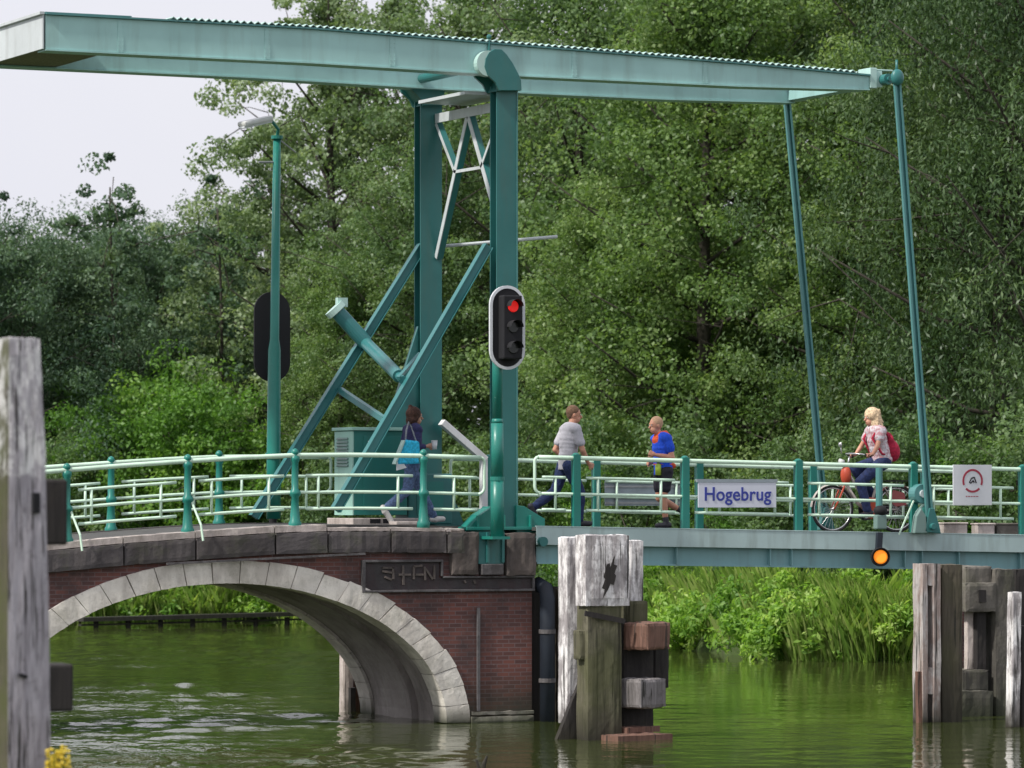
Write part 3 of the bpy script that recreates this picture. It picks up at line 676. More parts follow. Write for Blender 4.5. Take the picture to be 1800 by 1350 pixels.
w.build('small_lettering', M['red'], sg)

# ================================================================== traffic signals
def stadium(wd, ht, cx, cz, n=14):
    r = wd / 2; pts = [(cx + r * math.cos(math.pi * k / n), cz + ht / 2 - r + r * math.sin(math.pi * k / n)) for k in range(n + 1)]
    return pts + [(cx - r * math.cos(math.pi * k / n), cz - ht / 2 + r - r * math.sin(math.pi * k / n)) for k in range(n + 1)]
YT = -.62
def signal(parent, c, Yb, lit, w_=.56, h_=1.22, border=True, flip=1):
    cx, cz = c
    w = MB(); w.prism(stadium(w_ - .07 if border else w_, h_ - .07 if border else h_, cx, cz), Yb - .02, Yb + .02); w.build('backboard', M['black'], parent)
    if border:
        w = MB(); o = stadium(w_, h_, cx, cz); i = stadium(w_ - .085, h_ - .085, cx, cz); n = len(o)
        for k in range(n):
            q = (k + 1) % n; w.prism([o[k], o[q], i[q], i[k]], Yb - .026, Yb + .015)
        w.build('white_border', M['white'], parent)
    w = MB(); w.b2(cx - .15, cx + .15, Yb - .02 - flip * .19, Yb - .021 if flip > 0 else Yb + .02 + .19, cz - .46, cz + .46) if flip > 0 else w.b2(cx - .15, cx + .15, Yb + .021, Yb + .2, cz - .46, cz + .46)
    w.build('signal_housing', M['black'], parent, bevel=.02)
    for k, dz in enumerate((.30, 0, -.30)):
        y = Yb - .215 * flip
        w = MB(); w.tube([(cx, y, cz + dz), (cx, y - .02 * flip, cz + dz)], [.085, .075], 20); w.build('lens', M['redlight'] if (k == 0 and lit) else M['darklens'], parent, smooth=False)
        w = MB(); m_ = 12; vs = []; fs = []
        for j in range(m_ + 1):
            a_ = math.pi * j / m_; x_, z_ = cx + .10 * math.cos(a_), cz + dz + .10 * math.sin(a_)
            vs += [(x_, y + .02 * flip, z_), (x_, y - .15 * flip, z_)]
        for j in range(m_): fs.append((2 * j, 2 * j + 2, 2 * j + 3, 2 * j + 1))
        w.add(vs, fs); w.build('visor', M['black'], parent, fix=False)
a = P(873, 940, YT)
tl = thing('traffic_light', (a.x, YT, 2.70), 'traffic light with red lamp lit on a green pole in front of the portal', 'traffic light')
c = P(890, 576, YT - .1); signal(tl, (c.x, c.z), YT - .12, True)
w = MB(); xx = a.x + .01; zz = lambda v: P(873, v, YT).z
w.tube([(xx, YT, 2.70), (xx, YT, zz(840))], .098, 18); w.tube([(xx, YT, zz(840) + .001), (xx, YT, zz(744))], .090, 18); w.tube([(xx, YT, zz(744) + .001), (xx, YT, zz(736))], [.09, .075], 18); w.tube([(xx, YT, zz(736) + .001), (xx + .0, YT, zz(560))], .075, 18)
w.build('signal_pole', M['green'], tl, smooth=False)
w = MB(); w.tube([(xx, YT, zz(845)), (xx, YT, zz(838))], .105, 18); w.b2(xx - .14, xx + .14, YT - .14, YT + .3, 2.66, 2.70); w.build('pole_collar', M['green'], tl)
for p in tl.children:
    if p.name.startswith('signal_pole'):
        for q in p.data.polygons: q.use_smooth = len(q.vertices) == 4
# lamp post with the second board, seen from behind
YL = 2.95
a = P(481, 912, YL); t1 = P(487, 242, YL); m1 = P(482.5, 610, YL)
lp = thing('lamp_post', (a.x, YL, 2.86), 'tall green lamp post with pale angled lamp head behind the left railing', 'lamp post')
w = MB(); w.tube([a, P(481, 800, YL), P(482.3, 615, YL), P(482.6, 596, YL), t1], [.11, .105, .095, .07, .058], 16); w.build('lamp_pole', M['green'], lp, smooth=True)
w = MB(); w.tube([P(481, 806, YL), P(481, 796, YL)], .125, 16); w.build('pole_collar', M['green'], lp); w = MB(); w.tube([t1 + Vector((0, 0, -.02)), t1 + Vector((0, 0, .03))], .09, 14); w.build('pole_collar', M['green'], lp)
h0, h1 = P(424, 219, YL - .6), P(474, 208, YL - .3)
w = MB(); w.tube([t1, t1 + Vector((-.02, -.1, .12)), h1], .025, 8); w.build('lamp_arm', M['green'], lp)
w = MB(); w.bar(h0, h1, .17, .085); w.build('lamp_head', M['lampglass'], lp, bevel=.03)
w = MB(); w.bar(h0 + Vector((0, 0, -.05)), h1 + Vector((0, 0, -.05)), .12, .03); w.build('lamp_glass', M['white'], lp, bevel=.01)
w = MB(); w.tube([t1, P(520, 268, YL)], .012, 6); w.tube([P(487, 285, YL), P(455, 285, YL)], .02, 6); w.build('cable_bracket', M['steel'], lp)
tb = thing('traffic_light', P(478, 690, YL + .3), 'black back of a traffic light board behind the green lamp post', 'traffic light')
c = P(478, 592, YL + .3); signal(tb, (c.x, c.z), YL + .3, False, .58, 1.36, False, -1)
w = MB(); w.tube([(c.x, YL + .25, c.z - .5), (c.x, YL + .25, 2.5)], .06, 12); w.build('signal_pole', M['black'], tb)

# navigation light hung on the deck edge
nv = thing('navigation_light', P(1548, 975, -.6), 'round amber navigation lamp lit and hanging from the drawbridge edge', 'signal lamp')
c = P(1548, 979, -.62)
w = MB(); w.tube([c, c + FH * .12], .145, 22); w.build('lamp_body', M['black'], nv, bevel=.01)
w = MB(); w.tube([c - FH * .03, c - FH * .001], [.085, .105], 22); w.build('lens', M['amberlight'], nv)
w = MB(); vs = []; fs = []
for j in range(21):
    a_ = math.pi * (j / 20 * 1.5 - .25); q = c + RT * (.135 * math.cos(a_)) + Vector((0, 0, .135 * math.sin(a_))); vs += [tuple(q), tuple(q - FH * .07)]
for j in range(20): fs.append((2 * j, 2 * j + 2, 2 * j + 3, 2 * j + 1))
w.add(vs, fs); w.build('visor', M['black'], nv, fix=False)
w = MB(); w.bar(c + Vector((0, .06, .12)), P(1546, 936, -.55), .06, .09, up=(1, 0, 0)); w.build('hanger', M['pipe'], nv)
w = MB(); q = P(1547, 928, -.50); w.b2(q.x - .09, q.x + .09, -.56, -.44, q.z - .02, q.z + .2); w.build('junction_box', M['louvre'], nv, bevel=.02)
w = MB(); q = P(1546, 905, -.48); w.tube([(q.x, -.47, q.z), (q.x, -.47, P(0 + 1546, 822, -.47).z)], .052, 12); w.build('lamp_standard', M['rod'], nv)
w = MB(); q = P(1547, 898, -.49); w.ell((q.x, -.5, q.z), (.11, .09, .085), None, 14, 8); w.build('cable_gland', M['black'], nv, smooth=True)

# ================================================================== control cabinet
yc0, yc1 = 1.75, 2.45
a = P(622, 890, yc0); x1 = P(716, 800, yc0).x; zt = P(640, 757, yc0).z
cb = thing('control_cabinet', (a.x, 2.1, 2.9), 'deep green control cabinet with pale louvred end standing behind the sloping struts', 'cabinet')
w = MB(); w.b2(a.x, x1, yc0, yc1, 3.0, zt); w.build('cabinet_body', M['cabdark'], cb, bevel=.01)
w = MB(); w.b2(a.x - .02, a.x - .002, yc0, yc1, 3.0, zt - .01); w.build('cabinet_side', M['cab'], cb)
w = MB(); w.b2(a.x - .05, x1 + .04, yc0 - .05, yc1 + .05, zt + .002, zt + .05); w.build('cabinet_lid', M['cab'], cb, bevel=.008)
for k in range(9):
    z = zt - .12 - k * .05; w = MB(); w.box((a.x - .03, (yc0 + yc1) / 2 + .02, z), (.02, .42, .03), (0, .5, 0)); w.build('louvre', M['louvre'], cb)
w = MB(); w.b2(a.x + .15, x1 - .08, yc0 - .012, yc0 - .001, 3.1, zt - .08); w.build('cabinet_door', M['cabdark'], cb, bevel=.004)
w = MB(); w.b2(a.x + .22, a.x + .3, yc0 - .02, yc0 - .0125, zt - .25, zt - .15); w.build('door_label', M['white'], cb)
w = MB(); w.b2(a.x - .1, x1 + .1, yc0 - .2, yc1 + .1, 2.8, 2.955); w.build('plinth', M['paving'], cb, bevel=.01)
w = MB(); 
for u in (660, 683): q = P(u, 908, yc0 - .21).x; w.b2(q - .085, q + .085, yc0 - .205, yc0 - .1995, 2.88, 2.945)
w.build('plinth_vent', M['black'], cb)
cb2 = thing('drive_cabinet', (x1, 2.0, 2.9), 'low dark teal drive housing between the control cabinet and the far portal post', 'cabinet')
x2 = P(752, 880, yc0).x
w = MB(); w.b2(x1 + .06, x2 + .45, yc0 + .1, yc1 - .1, 2.86, 3.62); w.build('housing_body', M['post'], cb2, bevel=.02)
w = MB(); w.b2(x1 + .2, x2 + .3, yc0 + .09, yc0 + .0985, 3.0, 3.5); w.build('housing_door', M['cabdark'], cb2)
# low stone with grass at the foot
w = MB(); q0, q1 = P(700, 915, .9).x, P(735, 915, .9).x
tag(w.box(((q0 + q1) / 2, .9, 2.885), (.5, .3, .05)).build('stone_slab', M['paving'], bevel=.01), 'small pale stone slab with weeds on the pavement behind the ball topped post', 'stone')

# ================================================================== timber dolphins
def timber(w, u0, u1, v0, v1, Y, dep, z0=None, lean=0, mi=0, rot=0):
    a = P(u0, (v0 + v1) / 2, Y).x; b = P(u1, (v0 + v1) / 2, Y).x; um = (u0 + u1) / 2
    zt = P(um, v0, Y).z; zb = P(um, v1, Y).z if z0 is None else z0
    w.box(((a + b) / 2, Y + dep / 2, (zt + zb) / 2), ((b - a), dep, zt - zb), (0, lean, rot), mi); return (a + b) / 2
Yd = -5.1
dl = thing('fender_dolphin', P(1080, 1290, Yd), 'cluster of whitewashed and mossy fender timbers standing in the water by the pier', 'dolphin')
yb_ = Yd
w = MB(); timber(w, 997, 1036, 944, 1200, yb_ + .55, .30, .2); w.build('back_timber', M['pile_white'], dl, worn=.013)
w = MB(); timber(w, 1029, 1108, 940, 1066, yb_ - .02, .32); w.build('painted_timber', M['pile_white'], dl, worn=.013)
q0, q1 = P(1042, 960, yb_ - .03), P(1098, 1052, yb_ - .03)
w = MB(); w.b2(q0.x, q1.x, yb_ - .030, yb_ - .0205, q1.z, q0.z); w.build('sunk_panel', M['pile_white'], dl, worn=.004)
w = MB(); pts = [(1067, 992), (1072, 990), (1073, 999), (1077, 984), (1081, 976), (1079, 992), (1085, 994), (1080, 1008), (1083, 1012), (1079, 1028), (1073, 1026), (1070, 1034), (1060, 1052), (1063, 1036), (1058, 1034), (1064, 1018), (1061, 1014)]
w.prism([PXY(u, v, yb_ - .038) for u, v in pts], yb_ - .041, yb_ - .0345); w.build('peeled_patch', M['pile_dark'], dl)
w = MB(); timber(w, 1033, 1094, 1060, 1300, yb_ + .02, .36, -.5); w.build('mossy_timber', M['pile_green'], dl, worn=.013)
w = MB(); timber(w, 1018, 1045, 1108, 1160, yb_ + .1, .2); timber(w, 1026, 1040, 1075, 1112, yb_ + .12, .12); w.build('side_block', M['pile_green'], dl, worn=.013)
w = MB(); a = P(1028, 1078, yb_ - .04); b = P(1098, 1092, yb_ - .04); w.bar(a, b, .03, .07); w.build('iron_band', M['pile_dark'], dl)
w = MB(); timber(w, 1108, 1132, 950, 1062, yb_ + .35, .26); w.build('painted_timber', M['pile_white'], dl, worn=.013)
w = MB(); timber(w, 1106, 1140, 1056, 1100, yb_ + .25, .3); w.build('side_block', M['pile_green'], dl, worn=.013)
w = MB(); timber(w, 1096, 1150, 1092, 1292, yb_ + .30, .34, -.5); timber(w, 1150, 1176, 1100, 1210, yb_ + .5, .2); w.build('dark_timber', M['pile_dark'], dl, worn=.013)
def block(name, mat, c_uv, Yc, size, rz):
    p = P(c_uv[0], c_uv[1], Yc); w = MB(); w.box(p, size, (0, 0, rz)); return w.build(name, M[mat], dl, worn=.02)
block('waling', 'pile_rust', (1137, 1118), yb_ + .1, (.52, .42, .37), R(28))
block('waling', 'pile_grey', (1130, 1218), yb_ + .1, (.56, .40, .40), R(24))
w = MB(); p = P(1110, 1300, yb_ + .05); w.box((p.x, p.y, .03), (.95, .62, .10), (0, 0, R(12))); w.box((p.x + .12, p.y + .3, .12), (.70, .5, .09), (0, 0, R(24))); w.build('foot_waling', M['pile_rust'], dl, worn=.013)
w = MB(); a = P(1034, 1150, yb_ + .5); b = P(972, 1312, yb_ + .5); w.prism([(a.x, a.z), (a.x + .02, -.2), (b.x, -.2), (b.x - .0, b.z + .05)], yb_ + .42, yb_ + .52); w.build('raking_brace', M['pile_dark'], dl, worn=.013)

# right-hand fender timbers
Yr = -3.1
dr = thing('fender_dolphin', P(1650, 1265, Yr), 'tall pair of worn pinkish and brown fender timbers with a dark slot', 'dolphin')
w = MB(); 
def slot(w, u0, u1, u2, u3, v0, va, vb, vc, vd, Y):
    timber(w, u0, u1, v0, 1300, Y, .30, -.5); timber(w, u2, u3, v0, 1300, Y, .30, -.5)
    timber(w, u1 - 1, u2 + 1, v0 - .0, va, Y + .01, .28); timber(w, u1 - 1, u2 + 1, vb, vc, Y + .01, .28)
slot(w, 1622, 1632, 1641, 1655, 990, 1030, 1173, 1221, 0, Yr); w.build('slotted_timber', M['pile_pink'], dr, worn=.013)
w = MB(); timber(w, 1631, 1642, 1001, 1300, Yr + .22, .06, -.5); w.build('slot_back', M['pile_dark'], dr)
w = MB(); timber(w, 1656, 1693, 992, 1300, Yr + .05, .34, -.5); w.build('brown_timber', M['pile_brown'], dr, worn=.013)
w = MB(); timber(w, 1614, 1624, 1180, 1262, Yr + .02, .1, -.3); w.build('side_cleat', M['pile_rust'], dr, worn=.013)
Yp = -1.9
dq = thing('bearing_trestle', P(1725, 1262, Yp), 'dark stained trestle of blocks and columns between brown and grey timbers under the leaf end', 'trestle')
w = MB(); timber(w, 1697, 1744, 995, 1030, Yp + .1, .5); timber(w, 1697, 1751, 1024, 1076, Yp, .6); w.build('bearing_block', M['concrete'], dq, worn=.016)
w = MB(); q = P(1727, 1047, Yp - .01); w.b2(q.x - .07, q.x + .07, Yp - .03, Yp - .001, q.z - .1, q.z + .09); w.build('iron_bolt', M['pile_dark'], dq, worn=.013)
w = MB(); timber(w, 1717, 1735, 1074, 1180, Yp + .1, .22); w.build('dark_column', M['pile_dark'], dq, worn=.013)
w = MB(); timber(w, 1692, 1739, 1177, 1216, Yp + .05, .5); timber(w, 1690, 1747, 1214, 1300, Yp - .02, .6, -.5); w.build('footing_block', M['concrete'], dq, worn=.016)
w = MB(); timber(w, 1699, 1718, 1072, 1178, Yp + .2, .1); w.build('pale_board', M['paving'], dq, worn=.016)
w = MB(); timber(w, 1750, 1786, 1000, 1300, Yp + .02, .5, -.5); w.build('grey_column', M['concrete'], dq, worn=.016)
w = MB(); timber(w, 1742, 1752, 1000, 1024, Yp + .2, .1); w.build('pale_strip', M['paving'], dq)
w = MB(); timber(w, 1786, 1830, 1000, 1300, Yp + .6, .2, -.5); w.build('dark_backing', M['pile_dark'], dq, worn=.013)
wp = MB(); Yw = -4.7; timber(wp, 1778, 1795, 1040, 1300, Yw, .16, -.5, lean=R(1.2)); tag(wp.build('white_pile', M['pile_white'], worn=.012), 'slim whitewashed pile standing in the water at the far right', 'pile')
wp = MB(); timber(wp, 1796, 1812, 1100, 1300, Yw + .1, .16, -.5); tag(wp.build('white_pile', M['pile_dark'], bevel=.015), 'dark short pile right behind the slim whitewashed pile', 'pile')

# piles behind the arch
bk = thing('mooring_pile_group', P(620, 1262, 3.6), 'broken pale stone and timber stumps behind the arch foot', 'mooring piles')
w = MB(); timber(w, 604, 622, 1150, 1270, 3.5, .18, -.4); w.build('pale_stump', M['paving'], bk, worn=.016)
w = MB(); timber(w, 622, 640, 1190, 1270, 3.6, .18, -.4); w.build('brown_stump', M['pile_rust'], bk, worn=.013)
w = MB(); timber(w, 616, 627, 1208, 1275, 3.3, .12, -.4); timber(w, 640, 650, 1205, 1275, 3.3, .12, -.4); w.build('dark_stump', M['pile_dark'], bk, worn=.013)

# foreground mooring post (two timbers with iron shoes)
mp = thing('mooring_post', PD(40, 1300, 30), 'huge peeling white and grey timber mooring post with mossy side rising close to the camera', 'mooring post')
def up_quad(w, base_uv, D, top_v, hw, taper, rz):
    p = PD(base_uv, 900, D); zt = PD(base_uv, top_v, D).z
    m = Matrix.Rotation(rz, 3, 'Z'); vs = []
    for z, k in ((-.6, 1.), (1.6, .99), (2.8, .94), (3.7, .84), (zt - .04, .75), (zt, .72)):
        for a_, b_ in ((-1, -1), (1, -1), (1, 1), (-1, 1)): q = m @ Vector((a_ * hw * k * (1 + .02 * math.sin(z * 5 + a_)), b_ * hw * k, 0)); vs.append((p.x + q.x - RT.x * z * .007, p.y + q.y - RT.y * z * .007, z))
    fs = [tuple(range(3, -1, -1)), tuple(range(20, 24))] + [(4 * i + j, 4 * i + (j + 1) % 4, 4 * i + 4 + (j + 1) % 4, 4 * i + 4 + j) for i in range(5) for j in range(4)]
    w.add(vs, fs); return p
# vertical front corner near u=26: grey face to its right, mossy face to its left
w = MB(); yaw = math.atan2(RT.y, RT.x)
pc = up_quad(w, 37, 30, 594, .17, 1, yaw + R(33))
mo = w.build('post_timber', [M['pile_big'], M['pile_moss']], mp, worn=.007)
for poly in mo.data.polygons:
    if poly.normal.dot(-RT) > .45 and abs(poly.normal.z) < .5: poly.material_index = 1
w = MB()
for (u, v0, v1) in ((62, 866, 902), (69, 1192, 1221)):
    p = PD(u, (v0 + v1) / 2, 29.905); h = (v1 - v0) / 250
    w = MB(); w.box(p, (.055, .05, h), (0, 0, yaw + R(33))); w.build('bolt_hole', M['black'], mp, bevel=.004)
w = MB(); p = PD(40, 1188, 29.78); w.box(p, (.06, .03, .025), (0, .3, yaw + R(33))); w.build('knot', M['black'], mp)
w = MB(); p = PD(82, 900, 30.6); w.box(p, (.24, .3, .47), (0, 0, yaw + R(20))); w.build('cross_timber', M['pile_dark'], mp, bevel=.02)
w = MB(); p = PD(92, 1208, 30.6); w.box(p, (.24, .3, .34), (0, 0, yaw + R(20))); w.build('cross_timber', M['pile_dark'], mp, bevel=.02)
# ================================================================== people
def skin_mat(name, c):
    m, nt, b, o = nodes(name); b.inputs['Base Color'].default_value = (*c, 1); b.inputs['Roughness'].default_value = .55
    b.inputs['Subsurface Weight'].default_value = .08; b.inputs['Subsurface Radius'].default_value = (.02, .01, .006); return m
def cloth(name, c, var=.2, sc=30, c2=None):
    m, nt, b, o = nodes(name); n = noise(nt, sc, 4, .6, geo(nt, None, True))
    nt.links.new(ramp(nt, n, [(.4, tuple(x * (1 - var) for x in c)), (.6, c2 or tuple(min(1, x * (1 + var)) for x in c))]), b.inputs['Base Color'])
    b.inputs['Roughness'].default_value = .85; bump(nt, b, noise(nt, 12, 4, .6, geo(nt, None, True)), .5, .02); return m
SK = skin_mat('fair skin', (.50, .27, .19)); SK2 = skin_mat('flushed skin', (.55, .27, .18))
def limb(w, pts, rs, k=1.0, e=0.):
    for a, b, r0, r1 in zip(pts, pts[1:], rs, rs[1:]): w.cap2(a, b, r0 * k + e, r1 * k + e, 12)
def hand(w, wr, d, up, side, curl=.5, k=1.):
    """palm, four unequal bent fingers and a side thumb. d: pointing, up: back of hand"""
    wr = Vector(wr); d = Vector(d).normalized(); up = Vector(up); sd = d.cross(up).normalized() * side; up = sd.cross(d).normalized() * side
    w.cap2(wr, wr + d * .03, .027, .03, 8)
    for i in range(4): w.cap2(wr + d * .02 + sd * (.012 * (i - 1.5)), wr + d * .085 + sd * (.020 * (i - 1.5)), .017, .013, 8)
    for i, L in enumerate((.068, .078, .073, .056)):
        b = wr + d * .088 + sd * (.021 * (i - 1.5)); d1 = (d * math.cos(curl) - up * math.sin(curl)); d2 = (d * math.cos(curl * 2.2) - up * math.sin(curl * 2.2))
        m_ = b + d1 * L * .5; w.cap2(b, m_, .0095, .009, 8); w.cap2(m_, m_ + d2 * L * .5, .009, .0075, 8)
    t0 = wr + d * .03 - sd * .028; t1 = t0 + (d * .6 - sd * .6 - up * .25).normalized() * .045; w.cap2(t0, t1, .013, .011, 8); w.cap2(t1, t1 + (d * .85 - sd * .1 - up * .5).normalized() * .032, .0105, .009, 8)
def person(lab, J, skin, hair_fn, clothes, sex='m', scale=1., curl=.8):
    root = thing('person', (0, 0, 0), lab, 'person', 'people crossing the bridge')
    V = Vector; hip, chest, neck, head, fd = map(V, (J['hip'], J['chest'], J['neck'], J['head'], J['face']))
    fd = fd.normalized(); sw = .185 if sex == 'm' else .165; hw = .10
    def torso(w, e=0.):
        ax = (chest - hip).normalized()
        yaw = J.get('yaw', 0); lat = V((-math.sin(yaw), math.cos(yaw), 0))
        for k in range(9):
            t = k / 8; c = hip + (chest + ax * .06 - hip) * t; wd_ = float(np.interp(t, [0, .4, .8, 1], [.162, .140 if e == 0 else .152, .168, .165])); dp_ = float(np.interp(t, [0, .4, .8, 1], [.112, .102 if e == 0 else .112, .116, .098]))
            w.ell(c, (dp_ + e, wd_ + e, .115), (0, math.atan2(ax.x, ax.z), yaw), 18, 10)
        for s_ in ('L', 'R'): w.cap2(chest + ax * .10, J['sh' + s_], .085 + e, .062 + e)
    w = MB(); torso(w)
    w.cap2(chest + (neck - chest) * .6, neck + (head - neck) * .35, .062, .052)
    # head: skull, jaw, nose, brow, ears
    hu = V((0, 0, 1)); hs = fd.cross(hu).normalized(); hz = math.atan2(fd.y, fd.x)
    w.ell(head + V((0, 0, .025)) - fd * .008, (.098, .078, .105), (0, 0, hz), 18, 12); w.ell(head + fd * .03 - V((0, 0, .055)), (.062, .055, .062), (0, 0, hz), 14, 10)
    w.cap2(head + fd * .088 + V((0, 0, .012)), head + fd * .112 - V((0, 0, .022)), .011, .015, 8)
    w.cap2(head + fd * .082 + hs * .03 + V((0, 0, .033)), head + fd * .082 - hs * .03 + V((0, 0, .033)), .013, .013, 8)
    w.cap2(head + fd * .086 + hs * .015 - V((0, 0, .052)), head + fd * .086 - hs * .015 - V((0, 0, .052)), .010, .010, 8)
    for s_ in (1, -1): w.ell(head + hs * s_ * .08 - fd * .005 + V((0, 0, -.005)), (.018, .009, .030), (0, 0, hz), 8, 6)
    for s_, sgn in (('L', 1), ('R', -1)):
        sh, el, wr = V(J['sh' + s_]), V(J['el' + s_]), V(J['wr' + s_]); k = 1 if sex == 'm' else .85
        limb(w, [sh, el], [.052, .040], k); limb(w, [el, el * .4 + wr * .6, wr], [.042, .036, .025], k)
        hand(w, wr, J.get('hd' + s_, wr - el), J.get('hu' + s_, (0, 0, 1)), sgn, J.get('curl', curl))
        hp, kn, an, toe = V(J['hp' + s_]), V(J['kn' + s_]), V(J['an' + s_]), V(J['toe' + s_])
        limb(w, [hip, hp], [.10, .095], 1); limb(w, [hp, kn], [.088, .058], 1); limb(w, [kn, kn * .65 + an * .35, an], [.056, .056, .036], 1)
        w.cap2(an + (an - kn).normalized() * .03, toe, .038, .03); 
    w.build('body', skin, root, remesh=.0075)
    for s_ in (1, -1):
        q = MB(); q.ell(head + fd * .088 + hs * s_ * .031 + V((0, 0, .012)), (.006, .010, .007), None, 8, 6); q.build('eye', M['white'], root, smooth=True)
        q = MB(); q.ell(head + fd * .093 + hs * s_ * .031 + V((0, 0, .012)), (.0035, .005, .005), None, 8, 6); q.build('iris', M['ink'], root, smooth=True)
    hair_fn(root, head, fd, hs, hz)
    for kind, mt, opt in clothes:
        w = MB(); nm = kind
        if kind in ('t_shirt', 'long_sleeve_top', 'blouse', 'running_shirt'):
            torso(w, .02); w.tube([hip + V((0, 0, -.10)), hip + V((0, 0, .06))], [.138, .13], 18)
            for s_ in ('L', 'R'):
                sh, el, wr = V(J['sh' + s_]), V(J['el' + s_]), V(J['wr' + s_])
                f = opt.get('sleeve', .6)
                if f <= 1: limb(w, [sh, sh.lerp(el, f)], [.072, .070 if f < .9 else .062])
                else: limb(w, [sh, el, el.lerp(wr, f - 1)], [.068, .055, .042])
        elif kind in ('jeans', 'running_shorts'):
            w.ell(hip + V((0, 0, -.03)), (.125, .172, .12), None, 16, 8)
            for s_ in ('L', 'R'):
                hp, kn, an = V(J['hp' + s_]), V(J['kn' + s_]), V(J['an' + s_])
                if kind == 'jeans': limb(w, [hip, hp, kn, kn.lerp(an, .4), kn.lerp(an, .95)], [.108, .106, .076, .072, .062])
                else: limb(w, [hip, hp, hp.lerp(kn, .62)], [.110, .110, .098])
        elif kind == 'shoe':
            for s_ in ('L', 'R'):
                kn, an, toe = V(J['kn' + s_]), V(J['an' + s_]), V(J['toe' + s_]); dn = (an - kn).normalized(); q = MB()
                f = (toe - an); hl = an + dn * .045 - f.normalized() * .04
                q.cap2(hl, toe, .046, .040); q.cap2(an + dn * -.02, hl + f * .3, .044, .044); q.build('shoe', mt, root, remesh=.008)
            continue
        elif kind == 'sock':
            for s_ in ('L', 'R'):
                kn, an = V(J['kn' + s_]), V(J['an' + s_]); q = MB(); q.cap2(kn.lerp(an, .8), an, .045, .043); q.build('sock', mt, root, smooth=True)
            continue
        elif kind == 'waist_belt':
            w.ell(hip + V((0, 0, .06)), (.142, .178, .05), None, 18, 8); w.cap2(hip + V((-.13, -.06, .04)), hip + V((-.12, .08, .04)), .045, .045)
        elif kind == 'collar':
            w.tube([chest + V((-.02, 0, .03)), chest + V((-.01, 0, .10)), chest + V((0, 0, .17)) + (neck - chest) * .2], [.150, .152, .085], 18)
        w.build(nm, mt, root, remesh=.010, fold=.010 if nm != 'collar' else 0)
    if scale != 1: root.scale = (scale,) * 3
    return root
def short_hair(mt, long=0.):
    def f(root, head, fd, hs, hz):
        w = MB(); w.ell(head + Vector((0, 0, .045)) - fd * .022, (.102, .087, .098), (0, 0, hz), 18, 10); w.ell(head - fd * .055 + Vector((0, 0, 0 - long)), (.058, .072, .075 + long), (0, 0, hz), 14, 8)
        w.build('hair', mt, root, remesh=.008)
    return f
def bob_hair(mt):
    def f(root, head, fd, hs, hz):
        w = MB(); w.ell(head + Vector((0, 0, .04)) - fd * .03, (.115, .105, .11), (0, 0, hz), 18, 10); w.ell(head - fd * .055 - Vector((0, 0, .055)), (.085, .105, .10), (0, 0, hz), 14, 8)
        w.cap2(head + fd * .03 + hs * .06 + Vector((0, 0, .08)), head - fd * .01 + hs * .075 - Vector((0, 0, .04)), .026, .028); w.cap2(head + fd * .03 - hs * .06 + Vector((0, 0, .08)), head - fd * .01 - hs * .075 - Vector((0, 0, .04)), .026, .028)
        w.ell(head - fd * .075 + Vector((0, 0, .14)), .034, None, 10, 8); w.build('hair', mt, root, remesh=.009)
    return f
def blown_hair(mt):
    def f(root, head, fd, hs, hz):
        rg = random.Random(11); w = MB(); w.ell(head + Vector((0, 0, .045)) - fd * .02, (.118, .115, .115), (0, 0, hz), 18, 10); w.ell(head - fd * .06 - Vector((0, 0, .07)), (.105, .125, .14), (0, 0, hz), 14, 8)
        for k in range(34):
            a = rg.uniform(-2.4, 2.4); p = head - fd * (.05 + .05 * math.cos(a)) + hs * .10 * math.sin(a) + Vector((0, 0, rg.uniform(-.02, .10)))
            w.cap2(p, p + Vector((0, 0, -rg.uniform(.1, .24))) - fd * rg.uniform(-.03, .08) + hs * rg.uniform(-.04, .04), .028, .010, 8)
        w.build('hair', mt, root, remesh=.009)
    return f
H_brown = cloth('brown hair', (.060, .026, .018), .5, 60); H_dkbl = cloth('mid brown hair', (.16, .09, .055), .3, 60); H_stub = cloth('cropped fair hair', (.48, .30, .19), .15, 60); H_blond = cloth('blond hair', (.62, .46, .30), .35, 50)
navy = cloth('navy knit', (.030, .030, .105)); denim = cloth('blue denim', (.09, .14, .27), .3); ddenim = cloth('dark denim', (.015, .028, .095), .3); greytee = cloth('pale grey jersey', (.46, .45, .50), .05)
bluetee = cloth('bright blue running fabric', (.01, .075, .62), .15); blackf = cloth('black fabric', (.015, .014, .025)); orangef = cloth('orange red fabric', (.62, .09, .03)); shoeW = plain('white shoe', (.62, .60, .58), .5); shoeD = plain('dark shoe', (.03, .03, .04), .6)
floral = cloth('pink white print', (.52, .26, .29), .1, 22, (.62, .60, .64)); crimson = cloth('crimson fabric', (.42, .015, .05), .25); cyanbag = cloth('bright cyan canvas', (.03, .47, .75), .2); greyf = cloth('grey fabric', (.28, .30, .33))
def put(root, u, Y, face, dz=0.):
    p = P(u, 900, Y); root.location = (p.x, Y, dk(p.x) - .008 + dz); root.rotation_euler = (0, 0, 0 if face > 0 else math.pi); return root
